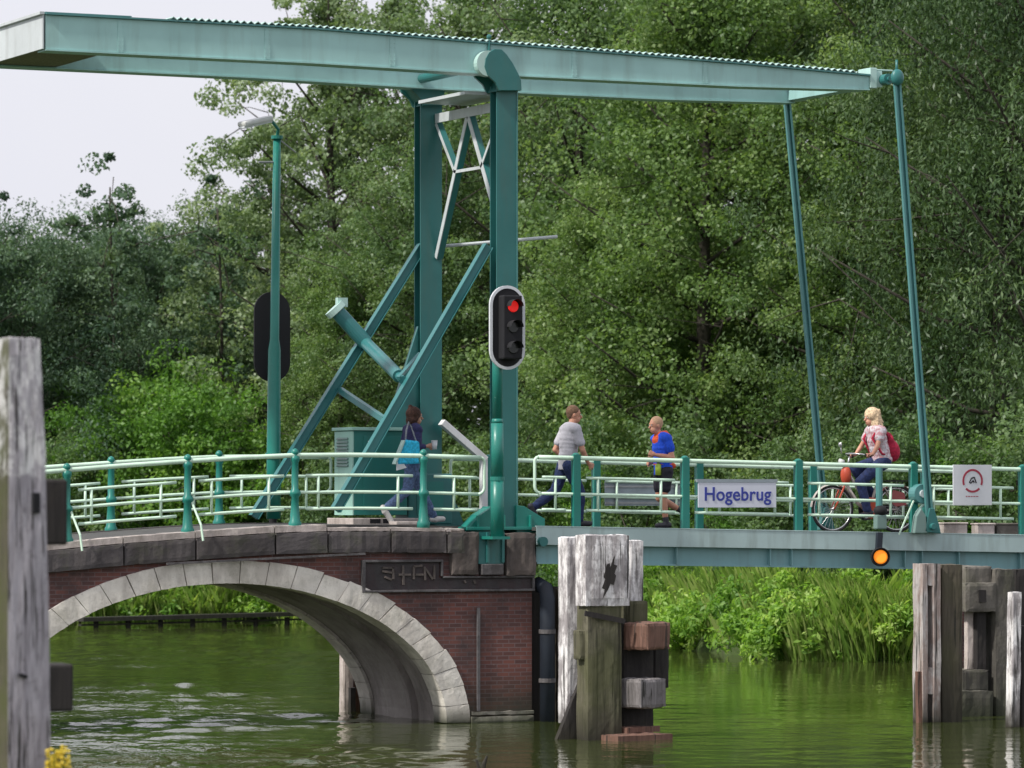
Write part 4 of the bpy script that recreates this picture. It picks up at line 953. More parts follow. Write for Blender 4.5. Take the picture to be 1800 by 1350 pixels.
# walking woman (faces +x)
J = dict(hip=(0, 0, .93), chest=(.03, 0, 1.28), neck=(.045, 0, 1.42), head=(.07, 0, 1.555), face=(1, -.05, -.05),
 shL=(.02, .165, 1.37), elL=(-.02, .21, 1.12), wrL=(.17, .17, 1.06), shR=(.03, -.165, 1.37), elR=(.0, -.215, 1.12), wrR=(.20, -.14, 1.13), hdR=(1, .1, .15), huR=(0, -1, 0), hdL=(1, -.2, .1), huL=(0, 1, 0), curl=1.0,
 hpL=(0, .09, .88), knL=(.20, .09, .50), anL=(.40, .09, .115), toeL=(.55, .10, .085), hpR=(0, -.09, .88), knR=(-.10, -.09, .49), anR=(-.42, -.09, .24), toeR=(-.34, -.09, .055))
wm = person('woman in dark navy top and jeans walking past the portal with a blue shoulder bag', J, SK, bob_hair(H_brown), [('long_sleeve_top', navy, {'sleeve': 1.6}), ('jeans', denim, {}), ('shoe', shoeW, {})], 'f', 1.03)
put(wm, 722, 1.15, 1)
bg = thing('shoulder_bag', (0, 0, 0), 'bright blue canvas shoulder bag on the hip of the walking woman', 'bag')
w = MB(); m_ = [(-.26, .86), (.13, .88), (.10, 1.20), (-.12, 1.22)]
w.prism(m_, -.34, -.235); w.build('bag_body', cyanbag, bg, bevel=.03)
w = MB(); w.bar((-.28, -.29, .87), (-.135, -.29, 1.21), .115, .02, up=(1, 0, 0)); w.build('bag_side', M['tip'], bg)
w = MB(); w.tube([(-.09, -.26, 1.2), (-.05, -.20, 1.36), (.03, -.10, 1.475), (.06, -.14, 1.40), (.08, -.26, 1.19)], .013, 8); w.build('strap', greyf, bg, smooth=True)
w = MB(); w.b2(-.22, -.04, -.345, -.3405, .80, .95) if False else w.prism([(-.25, .78), (-.10, .82), (-.16, .90), (-.25, .90)], -.33, -.30); w.build('paper_end', M['white'], bg)
bg.location = wm.location + Vector((-.11, 0, 0)); bg.scale = (1.03,) * 3
cp = thing('paper_cup', (0, 0, 0), 'small white paper cup held in the hand of the walking woman', 'cup')
w = MB(); w.tube([(.305, -.15, 1.085), (.305, -.15, 1.20)], [.034, .044], 14); w.build('cup_wall', M['white'], cp, smooth=True)
w = MB(); w.tube([(.305, -.15, 1.201), (.305, -.15, 1.215)], [.047, .044], 14); w.build('lid', M['white'], cp)
cp.location = wm.location; cp.scale = (1.03,) * 3
# striding man
J = dict(hip=(-.02, 0, .94), chest=(.01, 0, 1.34), neck=(.045, 0, 1.50), head=(.085, 0, 1.635), face=(.95, -.35, -.12),
 shL=(.02, .19, 1.42), elL=(-.10, .25, 1.13), wrL=(.10, .22, .96), shR=(.03, -.19, 1.42), elR=(.10, -.25, 1.12), wrR=(.23, -.17, .93), hdR=(.8, .1, -.4), huR=(0, -1, 0.2), hdL=(.8, -.1, -.4), huL=(0, 1, 0), curl=.7,
 hpL=(-.04, .09, .90), knL=(-.17, .09, .53), anL=(-.52, .09, .30), toeL=(-.46, .09, .12), hpR=(-.04, -.09, .90), knR=(.14, -.09, .50), anR=(.12, -.09, .10), toeR=(.29, -.10, .06))
pm = person('man in pale grey t-shirt and blue jeans striding along the drawbridge toward the runner', J, SK2, short_hair(H_dkbl), [('t_shirt', greytee, {'sleeve': .62}), ('jeans', ddenim, {}), ('shoe', shoeD, {})], 'm', 1.04)
put(pm, 1000, 1.2, 1)
# runner (faces -x after the turn)
J = dict(hip=(.0, 0, .90), chest=(.03, 0, 1.25), neck=(.075, 0, 1.40), head=(.13, 0, 1.53), face=(1, .12, -.08),
 shL=(.03, .185, 1.34), elL=(-.03, .23, 1.06), wrL=(.22, .17, 1.10), shR=(.03, -.185, 1.34), elR=(-.10, -.24, 1.08), wrR=(.10, -.20, .98), hdL=(.9, -.3, .35), huL=(0, 1, 0), hdR=(.9, .3, .1), huR=(0, -1, 0), curl=1.5,
 hpL=(0, .09, .86), knL=(.05, .09, .46), anL=(-.0, .09, .10), toeL=(.15, .10, .055), hpR=(0, -.09, .86), knR=(.02, -.09, .46), anR=(-.36, -.09, .27), toeR=(-.42, -.09, .12))
rn = person('runner with cropped fair hair in bright blue shirt and black shorts with orange belt', J, SK2, short_hair(H_stub, -.01), [('running_shirt', bluetee, {'sleeve': .55}), ('collar', orangef, {}), ('running_shorts', blackf, {}), ('waist_belt', orangef, {}), ('sock', shoeD, {}), ('shoe', shoeD, {})], 'm', 1.03)
put(rn, 1166, 1.2, -1)
bt = thing('drink_bottle', (0, 0, 0), 'yellow green drink bottle on the belt of the runner', 'bottle')
w = MB(); w.tube([(.135, .10, .80), (.135, .10, .95), (.135, .10, .97)], [.045, .045, .022], 12); w.build('bottle_body', plain('yellow green plastic', (.40, .55, .06), .35), bt, smooth=True)
w = MB(); w.tube([(.135, .10, .9701), (.135, .10, 1.0)], .018, 10); w.build('cap', M['ink'], bt)
bt.location = rn.location; bt.rotation_euler = rn.rotation_euler; bt.scale = rn.scale

# ------------------------------------------------------------------ bicycle and rider
bk = thing('bicycle', (0, 0, 0), 'city bicycle with pale frame and orange red chain guard ridden along the drawbridge', 'bicycle')
white_f = plain('cream bicycle paint', (.52, .46, .42), .35); org = plain('orange red plastic', (.50, .07, .03), .5); redg = plain('faded red guard', (.34, .08, .08), .5)
def wheel(cx, nm='wheel'):
    c = Vector((cx, 0, .345)); n = 36
    def circ(r, m=n): return [c + Vector((r * math.cos(2 * math.pi * k / m), 0, r * math.sin(2 * math.pi * k / m))) for k in range(m + 1)]
    w = MB(); w.tube(circ(.325), .019, 8, False); o = w.build(nm, M['rubber'], bk, smooth=True)
    w = MB(); w.tube(circ(.300), .011, 8, False); w.tube([c + Vector((0, -.04, 0)), c + Vector((0, .04, 0))], .022, 10); w.build('rim', M['chrome'], o, smooth=True)
    w = MB()
    for k in range(28):
        t = 2 * math.pi * k / 28; w.tube([c + Vector((0, .02 * (-1) ** k, 0)), c + Vector((.295 * math.cos(t), 0, .295 * math.sin(t)))], .0022, 4, False)
    w.build('spokes', M['chrome'], o)
    w = MB(); vs = []; fs = []; m_ = 22
    a0, a1 = (R(5), R(165)) if cx > 0 else (R(-15), R(200))
    for k in range(m_ + 1):
        t = a0 + (a1 - a0) * k / m_
        for y, r in ((-.03, .352), (0, .365), (.03, .352)): vs.append(c + Vector((r * math.cos(t), y, r * math.sin(t))))
    for k in range(m_): b = 3 * k; fs += [(b, b + 3, b + 4, b + 1), (b + 1, b + 4, b + 5, b + 2)]
    w.add(vs, fs); w.build('mudguard', white_f if cx > 0 else redg, bk, smooth=True, fix=False)
wheel(.52); wheel(-.53)
w = MB(); BB = (-.08, 0, .30); ST = (-.26, 0, .86); HT = (.27, 0, .96); HB = (.32, 0, .74)
w.tube([HB, (.10, 0, .42), BB], .026, 10); w.tube([(.28, 0, .90), (.05, 0, .55), (-.12, 0, .42)], .020, 10); w.tube([BB, ST], .019, 10); w.tube([HB, HT], .024, 10)
for s_ in (-.05, .05): w.tube([(-.53, s_, .345), (BB[0], s_ * .6, BB[2])], .010, 8); w.tube([(-.53, s_, .345), (-.24, s_ * .3, .78)], .009, 8)
w.build('frame', white_f, bk, smooth=True)
w = MB()
for s_ in (-.055, .055): w.tube([HB, (.36, s_, .66), (.46, s_, .45), (.52, s_, .345)], [.016, .016, .014, .011], 8)
w.build('fork', org, bk, smooth=True)
w = MB(); w.tube([HT, (.24, 0, 1.10)], .014, 8); w.tube([(.05, -.26, 1.10), (.16, -.23, 1.13), (.25, -.08, 1.14), (.25, .08, 1.14), (.16, .23, 1.13), (.05, .26, 1.10)], .012, 8); w.build('handlebar', M['chrome'], bk, smooth=True)
w = MB()
for s_ in (-1, 1): w.tube([(.03, s_ * .265, 1.095), (.13, s_ * .24, 1.12)], .018, 10)
w.build('grip', M['rubber'], bk)
w = MB(); w.tube([(.33, 0, 1.02), (.40, 0, 1.02)], [.03, .05], 14); w.build('headlamp', M['lampglass'], bk, smooth=True)
w = MB(); w.tube([(.26, -.20, 1.14), (.27, -.20, 1.25)], .008, 6); w.ell((.28, -.20, 1.27), (.02, .045, .04), None, 10, 8); w.build('bell', M['chrome'], bk, smooth=True)
w = MB(); w.ell((.30, 0, .83), (.075, .09, .14), None, 14, 8); w.build('front_bag', org, bk, smooth=True)
w = MB(); w.tube([ST, (-.275, 0, .93)], .014, 8); w.build('seat_post', M['chrome'], bk)
w = MB(); w.ell((-.30, 0, .955), (.13, .085, .035), None, 16, 8); w.cap2((-.25, 0, .95), (-.12, 0, .955), .04, .022); w.build('saddle', M['rubber'], bk, smooth=True)
w = MB(); w.prism([(-.56, .29), (-.56, .40), (-.14, .42), (.0, .44), (.06, .36), (.04, .25), (-.10, .20)], -.085, -.055) ; w.build('chain_guard', M['black'], bk, bevel=.01)
w = MB(); w.prism([(-.12, .22), (-.16, .50), (-.0, .52), (.07, .44), (.05, .28), (-.02, .18)], .055, .095); w.build('chain_cover', org, bk, bevel=.015)
w = MB(); w.tube([(BB[0], -.10, .30), (BB[0], .10, .30)], .02, 10); w.bar((BB[0], .11, .30), (.06, .12, .20), .012, .025, up=(1, 0, 1)); w.bar((BB[0], -.11, .30), (-.22, -.12, .40), .012, .025, up=(1, 0, 1)); w.build('crank', M['chrome'], bk)
w = MB(); w.b2(.01, .11, .115, .20, .185, .215); w.b2(-.27, -.17, -.20, -.115, .385, .415); w.build('pedal', M['rubber'], bk)
w = MB(); w.bar((-.32, -.06, .74), (-.74, -.06, .75), .012, .012); w.bar((-.32, .06, .74), (-.74, .06, .75), .012, .012); w.b2(-.72, -.36, -.07, .07, .75, .76); w.bar((-.60, -.065, .75), (-.53, -.055, .35), .01, .01, up=(1, 0, 0)); w.bar((-.60, .065, .75), (-.53, .055, .35), .01, .01, up=(1, 0, 0)); w.build('rear_rack', M['rubber'], bk)
w = MB(); w.prism([(-.66, .40), (-.62, .58), (-.44, .62), (-.38, .46), (-.48, .38)], .065, .075); w.build('coat_guard', redg, bk)
J = dict(hip=(-.30, 0, 1.05), chest=(-.20, 0, 1.40), neck=(-.16, 0, 1.53), head=(-.12, 0, 1.655), face=(1, .05, -.08),
 shL=(-.19, .165, 1.46), elL=(.0, .23, 1.22), wrL=(.05, .245, 1.145), shR=(-.19, -.165, 1.46), elR=(-.02, -.24, 1.22), wrR=(.0, -.25, 1.14),
 hpL=(-.28, .09, 1.02), knL=(.12, .10, .74), anL=(.02, .14, .315), toeL=(.15, .155, .245), hpR=(-.28, -.09, 1.02), knR=(.10, -.10, .93), anR=(-.24, -.14, .53), toeR=(-.12, -.155, .455), curl=1.2)
J['elL'] = (-.08, .24, 1.24); J['elR'] = (-.09, -.25, 1.24); J['wrL'] = (.0, .25, 1.125); J['wrR'] = (-.0, -.25, 1.125); J['hdL'] = (1, 0, .1); J['hdR'] = (1, 0, .1)
cy = person('woman with blown blond hair riding the bicycle in a pink printed top', J, SK2, blown_hair(H_blond), [('blouse', floral, {'sleeve': .45}), ('jeans', ddenim, {}), ('shoe', shoeD, {})], 'f', 1.085)
put(cy, 1519, 1.35, -1); bk.scale = (1.085,) * 3; bk.location = cy.location; bk.rotation_euler = cy.rotation_euler
rp = thing('backpack', (0, 0, 0), 'crimson backpack hanging low on the back of the blond cyclist', 'backpack')
w = MB(); w.ell((-.45, 0, 1.19), (.12, .15, .17), (0, .25, 0), 16, 10); w.ell((-.40, 0, 1.33), (.07, .13, .13), (0, .2, 0), 14, 8); w.build('pack_body', crimson, rp, remesh=.012)
w = MB()
for s_ in (-1, 1): w.tube([(-.36, s_ * .09, 1.36), (-.27, s_ * .105, 1.52), (-.14, s_ * .12, 1.49), (-.065, s_ * .125, 1.36), (-.20, s_ * .165, 1.14), (-.38, s_ * .12, 1.10)], .018, 8)
w.build('strap', crimson, rp, smooth=True)
rp.scale = (1.085,) * 3; rp.location = cy.location; rp.rotation_euler = cy.rotation_euler
# ================================================================== foliage
def leafmat(name, dark, light, trans=.35, rough=.55, yellow=None):
    m, nt, b, o = nodes(name)
    at = nt.nodes.new('ShaderNodeAttribute'); at.attribute_name = 'leafvar'
    oi = nt.nodes.new('ShaderNodeObjectInfo')
    ad = N(nt, 'ShaderNodeMath', operation='MULTIPLY_ADD'); nt.links.new(oi.outputs['Random'], ad.inputs[0]); ad.inputs[1].default_value = .22; nt.links.new(at.outputs['Fac'], ad.inputs[2])
    sb = N(nt, 'ShaderNodeMath', operation='SUBTRACT'); nt.links.new(ad.outputs[0], sb.inputs[0]); sb.inputs[1].default_value = .11
    c = ramp(nt, sb.outputs[0], [(.1, dark), (.6, light), (1., yellow or tuple(x * 1.35 for x in light))])
    nt.links.new(c, b.inputs['Base Color']); b.inputs['Roughness'].default_value = rough; b.inputs['Specular IOR Level'].default_value = .4
    tr = nt.nodes.new('ShaderNodeBsdfTranslucent'); nt.links.new(mix(nt, 1., c, (1.25, 1.3, .7), 'MULTIPLY'), tr.inputs[0])
    mx = nt.nodes.new('ShaderNodeMixShader'); mx.inputs[0].default_value = trans
    nt.links.new(b.outputs[0], mx.inputs[1]); nt.links.new(tr.outputs[0], mx.inputs[2]); nt.links.new(mx.outputs[0], o.inputs[0]); return m
L_poplar = leafmat('poplar leaf', (.095, .150, .070), (.190, .275, .130), .42, .45, (.34, .42, .26))
L_bright = leafmat('bright alder leaf', (.092, .170, .055), (.185, .290, .092), .44, .45, (.31, .40, .17))
L_green = leafmat('mid green leaf', (.080, .150, .060), (.150, .240, .095), .42, .45, (.26, .35, .17))
L_dark = leafmat('dark willow leaf', (.045, .090, .038), (.095, .160, .065), .34, .45, (.18, .26, .12))
L_blue = leafmat('bluish willow leaf', (.050, .100, .062), (.110, .185, .108), .36, .5, (.20, .29, .18))
L_lime = leafmat('lime shrub leaf', (.070, .170, .030), (.145, .300, .050), .45, .5, (.25, .41, .09))
L_reed = leafmat('fresh reed leaf', (.140, .290, .050), (.310, .500, .090), .50, .5, (.54, .64, .24))
BARK = stonemat('grey brown bark', (.03, .026, .02), (.07, .06, .048), (.03, .026, .02), .7, 9)

def leaves_obj(name, C, Nn, size, asp, var, mat, parent, rs, hang=0.):
    n = len(C); rsd = rs
    Nn = Nn / (np.linalg.norm(Nn, axis=1, keepdims=True) + 1e-9)
    t = rsd.normal(size=(n, 3)); t[:, 2] -= hang
    t = t - (t * Nn).sum(1, keepdims=True) * Nn; t /= (np.linalg.norm(t, axis=1, keepdims=True) + 1e-9)
    s = np.cross(Nn, t); L = size * rsd.uniform(.7, 1.3, (n, 1)); W = L * asp * .5
    fold = Nn * L * .12
    V = np.empty((n, 4, 3)); V[:, 0] = C - t * L * .5; V[:, 1] = C + s * W + fold; V[:, 2] = C + t * L * .5; V[:, 3] = C - s * W + fold
    me = bpy.data.meshes.new(name); me.vertices.add(4 * n); me.vertices.foreach_set('co', V.reshape(-1).astype(np.float32))
    me.loops.add(4 * n); me.loops.foreach_set('vertex_index', np.arange(4 * n, dtype=np.int32))
    me.polygons.add(n); me.polygons.foreach_set('loop_start', np.arange(0, 4 * n, 4, dtype=np.int32)); me.polygons.foreach_set('loop_total', np.full(n, 4, dtype=np.int32))
    a = me.attributes.new('leafvar', 'FLOAT', 'POINT'); a.data.foreach_set('value', np.repeat(var, 4).astype(np.float32))
    me.update(calc_edges=True); me.materials.append(mat)
    o = bpy.data.objects.new(name, me); COL.objects.link(o)
    if parent is not None: o.parent = parent
    return o
def clump_leaves(cl, rad, per, rs, squash=.75, hang=0.):
    """cl: (k,3) clump centres, rad: (k,), per: leaves per clump"""
    k = len(cl); idx = np.repeat(np.arange(k), per); n = len(idx)
    d = rs.normal(size=(n, 3)); d /= np.linalg.norm(d, axis=1, keepdims=True)
    r = rad[idx][:, None] * rs.uniform(.25, 1.12, (n, 1)) ** .6
    off = d * r; off[:, 2] *= squash
    if hang: off[:, 2] -= rs.uniform(0, 1, n) ** 1.5 * hang * rad[idx]
    C = cl[idx] + off
    Nn = d * .7 + rs.normal(size=(n, 3)) * .75; Nn[:, 2] += .45
    cv = .5 + .28 * np.sin(cl[:, 0] * .9 + cl[:, 2] * .5) * np.cos(cl[:, 1] * .8 - cl[:, 2] * .7) + rs.uniform(-.32, .32, k); var = np.clip(cv[idx] * .72 + rs.uniform(0, 1, n) ** 1.6 * .42 - .04, 0, 1)
    return C, Nn, var
def tree_proto(name, seed, H, Rm, h0, nclump, per, leaf, asp, mat, crad=(.35, .8), shape='oval', hang=0., gap=0., lab='', cat='tree', trunk_r=.22, squash=.75):
    rs = np.random.RandomState(seed); root = thing(name, (0, 0, 0), lab, cat)
    w = MB(); tr = [Vector((.25 * math.sin(t * 2.1 + seed), .25 * math.cos(t * 1.7 + seed) - .25, H * .93 * t)) for t in [k / 9 for k in range(10)]]
    w.tube(tr, [trunk_r * (1 - .9 * k / 9) + .012 for k in range(10)], 9)
    prof = {'oval': lambda t: math.sin(math.pi * min(1, max(0, t)) ** .75) ** .6, 'tall': lambda t: (1 - t ** 2.2) ** .7 * min(1, .45 + 2 * t), 'dome': lambda t: (1 - t ** 2) ** .5}[shape]
    nl = max(14, nclump // 9); cen = []; rads = []
    for i in range(nl):
        t = (i + .5) / nl; z = h0 + (H - h0) * t * .97; rr = Rm * max(.12, prof(t)) * rs.uniform(.72, 1.15)
        a = i * 2.399 + rs.uniform(-.4, .4); k = min(8.99, z / (H * .93) * 9 * .9); b = tr[int(k)].lerp(tr[min(9, int(k) + 1)], k - int(k)); rise = rs.uniform(.1, .55) * rr
        e = Vector((math.cos(a) * rr, math.sin(a) * rr, min(H, z + rise) - b.z)) + b; mid = b.lerp(e, .5) + Vector((0, 0, -.08 * rr + rs.uniform(0, .2)))
        w.tube([b, mid, e], [trunk_r * .34 * (1 - .6 * t), trunk_r * .2 * (1 - .5 * t), .012], 6)
        m_ = max(3, int(nclump / nl))
        for j in range(m_):
            f = rs.uniform(.3, 1.05); q = (b.lerp(mid, f * 2) if f < .5 else mid.lerp(e, f * 2 - 1)); sp = .16 * rr + .45
            c = q + Vector((rs.normal() * sp, rs.normal() * sp, rs.normal() * sp * .8))
            if gap and math.sin(c.x * 1.7 + seed) * math.sin(c.y * 1.5) * math.sin(c.z * 1.3 + seed * .7) > gap: continue
            if c.z < h0 * .6: c.z = h0 * .6 + rs.uniform(0, 1)
            cen.append(c[:]); rads.append(rs.uniform(*crad))
            if rs.uniform() < .3: w.tube([q, q.lerp(Vector(c), .5) + Vector((0, 0, rs.uniform(-.12, .2))), Vector(c)], [.020, .012, .005], 4, False)
    w.build('trunk', BARK, root, smooth=True)
    cl = np.array(cen); C, Nn, var = clump_leaves(cl, np.array(rads), per, rs, squash, hang)
    leaves_obj('crown', C, Nn, leaf, asp, var, mat, root, rs, hang=.8 + hang)
    return root
def settle(root, lat, D, z, sc, rz, lab, group, first, mat=None, scz=None):
    o = root if first else copy_tree(root)
    p = LD(lat, D, z); o.location = p; o.rotation_euler = (0, 0, rz); o.scale = (sc, sc, scz or sc); tag(o, lab, None, group)
    return o
def lat_of(u, D): return (u - 900) / F * D
G = 'trees on the far bank'
pop = tree_proto('poplar_tree', 3, 17.5, 4.2, 2.0, 430, 150, .125, .8, L_poplar, (.30, .74), 'tall', gap=.15, lab='x', trunk_r=.26)
ald = tree_proto('alder_tree', 5, 17.0, 4.6, .8, 400, 185, .120, .7, L_bright, (.42, 1.02), 'tall', lab='x', trunk_r=.25)
ash = tree_proto('ash_tree', 8, 17.0, 4.8, .8, 400, 180, .125, .6, L_green, (.42, 1.05), 'oval', lab='x', trunk_r=.27)
wil = tree_proto('willow_tree', 13, 16.5, 5.0, .6, 430, 200, .135, .32, L_dark, (.4, 1.0), 'tall', hang=1.1, lab='x', trunk_r=.3, squash=.9)
blu = tree_proto('blue_willow_tree', 21, 11.0, 4.6, .4, 470, 210, .125, .42, L_blue, (.4, .95), 'dome', hang=.3, lab='x', trunk_r=.22)
shr = tree_proto('leafy_shrub', 33, 4.6, 2.2, .15, 150, 130, .12, .55, L_lime, (.28, .6), 'dome', lab='x', cat='shrub', trunk_r=.06)
sh2 = tree_proto('dark_shrub', 35, 4.2, 2.3, .1, 140, 130, .12, .6, L_green, (.28, .6), 'dome', lab='x', cat='shrub', trunk_r=.06)
sap = tree_proto('sapling', 41, 8.5, .62, 2.2, 90, 60, .11, .6, L_blue, (.12, .30), 'tall', gap=0, lab='x', trunk_r=.05)
def plant_all(proto, rows):
    for i, (u, D, zb, sc, rz, lab) in reversed(list(enumerate(rows))):
        settle(proto, lat_of(u, D), D, zb, sc, rz, lab, G, i == 0)
plant_all(blu, [(50, 120, .8, .90, .3, 'bluish green willow behind the big mooring post, lowest crown at the left edge'),
                (225, 126, .8, .93, 2.1, 'bluish willow with feathery top between the mooring post and the lamp post'),
                (340, 130, .8, .94, 4.0, 'bluish willow directly left of the lamp post, behind the lime shrubs'),
                (-90, 116, .8, .92, 5.2, 'bluish willow at the far left, mostly cut off by the mooring post'),
                (130, 138, .8, .98, 1.2, 'distant bluish willow showing between two nearer willow crowns')])
plant_all(pop, [(575, 118, .8, .98, .4, 'loose poplar with sky gaps rising behind the lamp post and sloping struts'),
                (700, 124, .8, 1.02, 2.5, 'loose poplar just left of the portal, crown above the balance beam'),
                (505, 124, .8, .80, 4.4, 'smaller thin poplar directly behind the lamp post'),
                (830, 121, .8, 1.02, 1.7, 'poplar directly behind the portal posts')])
plant_all(ash, [(985, 112, .8, 1.02, 1.0, 'tall mid green ash behind the striding man'),
                (1130, 118, .8, 1.05, 2.9, 'mid green ash above the runner'),
                (760, 112, .8, .70, 3.9, 'short mid green ash seen through the portal'),
                (1640, 112, .8, 1.02, 5.0, 'mid green ash behind the front lift rod')])
plant_all(ald, [(1240, 104, .8, .98, .2, 'bright yellow green alder above the name sign'),
                (1390, 108, .8, 1.04, 1.9, 'bright yellow green alder behind the far lift rod'),
                (1520, 101, .8, .80, 3.3, 'shorter bright alder above the cyclist'),
                (1060, 106, .8, .62, 4.7, 'low bright alder between the striding man and the runner'),
                (600, 112, .8, .52, 5.5, 'low bright alder between the sloping struts')])
plant_all(wil, [(1745, 98, .8, 1.02, .8, 'dark drooping willow above the red ringed sign'),
                (1640, 106, .8, 1.08, 2.6, 'dark willow behind the blond cyclist'),
                (1880, 95, .8, 1.1, 4.1, 'dark willow cut off by the right edge of the picture'),
                (1130, 124, .8, 1.1, 5.3, 'dark willow deep behind the runner and the ash trees')])
plant_all(shr, [(190, 114, .8, 1.02, .5, 'lime green shrub behind the left railing next to the mooring post'),
                (320, 112, .8, 1.10, 2.2, 'broad lime green shrub behind the left railing beside the lamp post'),
                (255, 117, 1.0, 1.15, 5.8, 'tallest lime green shrub behind the left railing'),
                (420, 114, .8, .86, 3.7, 'small lime green shrub left of the sloping struts'),
                (1030, 100, .9, .62, 1.4, 'low lime green shrub seen through the railing between man and runner'),
                (1290, 95, .9, .52, 3.0, 'low lime green shrub behind the name sign'),
                (1720, 92, .9, .70, 4.4, 'lime green shrub above the red ringed sign')])
plant_all(sh2, [(110, 112, .8, .80, .5, 'dark green shrub just right of the mooring post behind the ball topped post'),
                (520, 112, .8, .78, 2.2, 'dark green shrub behind the lamp post foot'),
                (640, 108, .8, .80, 3.3, 'dark green shrub behind the control cabinet'),
                (820, 104, .8, .75, 4.8, 'dark green shrub seen between the two portal posts'),
                (930, 102, .8, .92, 1.1, 'dark green shrub right of the front portal post'),
                (1160, 98, .8, .86, 5.5, 'dark green shrub behind the runner'),
                (1370, 95, .8, .70, .9, 'dark green shrub between the name sign and the bicycle'),
                (1480, 93, .8, .82, 2.7, 'dark green shrub behind the bicycle front wheel'),
                (1590, 92, .8, .80, 4.0, 'dark green shrub behind the backpack of the cyclist'),
                (1810, 90, .8, .9, 5.0, 'dark green shrub at the right edge behind the last railing post')])
plant_all(sap, [(192, 119, .8, 1.40, .5, 'thin sapling poking highest above the willows at left'),
                (362, 118, .8, 1.32, 2.5, 'thin sapling poking up left of the poplar'),
                (8, 116, .8, 1.25, 4.2, 'thin sapling above the mooring post at the left edge'),
                (98, 122, .8, 1.2, 3.1, 'thin sapling between the left edge and the tallest sapling')])
# distant wood filling the gaps
rs = np.random.RandomState(77); n = 1500; us = rs.uniform(-250, 2100, n); D_ = rs.uniform(136, 146, n)
ht = np.interp(us, [-250, 300, 480, 660, 860, 2100], [9.0, 9.5, 11.0, 8.5, 17, 20.5]); zz_ = rs.uniform(.8, 1, n) * 0 + rs.uniform(0, 1, n) * ht + .8
ctr = np.array([LD((u - 900) / F * d, d, z)[:] for u, d, z in zip(us, D_, zz_)])
C, Nn, var = clump_leaves(ctr, rs.uniform(.9, 1.6, n), 60, rs)
tag(leaves_obj('distant_woods', C, Nn, .34, .8, var, L_dark, None, rs, .5), 'dark distant wood closing the view behind the bank trees', 'woods', None, 'stuff')

# ------------------------------------------------------------------ terrain, water
LATS = [-400, -60, -15, -12, -6, 0, 2.6, 4.2, 5.6, 7, 10.3, 12, 14, 400]; BANK = [112, 112, 111, 110, 110.5, 104, 95, 89, 85.2, 84.6, 84.5, 70, 60, 40]
def bank_d(lat): return float(np.interp(lat, LATS, BANK))
def ground_h(lat, D):
    s_ = D - bank_d(lat); far = -1.3 + 1.55 * min(1, max(0, (s_ + 1.2) / 1.2)) + .75 * min(1, max(0, s_ / 5.0)) + (.12 * math.sin(lat * .9) * math.sin(D * .7) if s_ > 0 else 0)
    near = -1.3 + 2.6 * min(1, max(0, (11 - D) / 7)) if D < 11 else -1.3
    left = -1.3 + 2.2 * min(1, max(0, (-13.6 - lat) / 2)) if D < 76 else -1.3
    return max(far, near, left)
def grid_axis(a, b, fine0, fine1, st_, big): 
    xs = list(np.arange(fine0, fine1, st_)); 
    x = fine0; left = []
    while x > a: x -= big; left.append(max(a, x)); big *= 1.35
    big2 = big
    x = fine1; right = []; g = 4
    while x < b: right.append(min(b, x)); x += g; g *= 1.35
    return list(reversed(left)) + xs + right + [b]
lx = grid_axis(-1500, 1500, -18, 18, .5, 4); dx = grid_axis(-300, 3000, -6, 125, .6, 4)
lx = sorted(set(round(v, 3) for v in lx)); dx = sorted(set(round(v, 3) for v in dx))
w = MB(); nx = len(lx)
for d_ in dx:
    for l_ in lx: w.v.append(tuple(LD(l_, d_, ground_h(l_, d_))))
for i in range(len(dx) - 1):
    for j in range(nx - 1): a = i * nx + j; w.f.append((a, a + 1, a + nx + 1, a + nx)); w.m.append(0)
gm, nt, b, o = nodes('grassy soil'); 
nt.links.new(ramp(nt, noise(nt, 1.5, 8, .7), [(.35, (.035, .045, .014)), (.55, (.05, .085, .018)), (.75, (.08, .10, .03))]), b.inputs['Base Color']); b.inputs['Roughness'].default_value = .95; bump(nt, b, noise(nt, 6, 6, .7), .8, .1)
tag(w.build('ground', gm, smooth=True, fix=False), kind='structure')
wm_, nt, b, o = nodes('green river water')
b.inputs['Base Color'].default_value = (.040, .052, .014, 1); b.inputs['Roughness'].default_value = .05; b.inputs['IOR'].default_value = 1.333; b.inputs['Specular IOR Level'].default_value = .5
g = nt.nodes.new('ShaderNodeNewGeometry'); mp_ = nt.nodes.new('ShaderNodeMapping'); mp_.inputs['Rotation'].default_value = (0, 0, -math.atan2(RT.y, RT.x)); nt.links.new(g.outputs['Position'], mp_.inputs[0])
def wnoise(sx, sy, det, ro):
    m2 = nt.nodes.new('ShaderNodeMapping'); m2.inputs['Scale'].default_value = (sx, sy, 1); nt.links.new(mp_.outputs[0], m2.inputs[0]); return noise(nt, 1, det, ro, m2.outputs[0])
n1 = wnoise(1.6, 1.1, 3, .5); n2 = wnoise(5.5, 3.2, 3, .55)
gust = wnoise(.16, .10, 3, .55)
sxw = nt.nodes.new('ShaderNodeSeparateXYZ'); nt.links.new(mp_.outputs[0], sxw.inputs[0])
lft = N(nt, 'ShaderNodeMapRange'); nt.links.new(sxw.outputs[0], lft.inputs[0]); lft.inputs[1].default_value = CAM.dot(RT) - 1.5; lft.inputs[2].default_value = CAM.dot(RT) - 4.5; lft.inputs[3].default_value = -.06; lft.inputs[4].default_value = .12
ga = N(nt, 'ShaderNodeMath', operation='ADD'); nt.links.new(gust, ga.inputs[0]); nt.links.new(lft.outputs[0], ga.inputs[1])
gr = ramp(nt, ga.outputs[0], [(.46, (.02,) * 3), (.68, (1, 1, 1))])
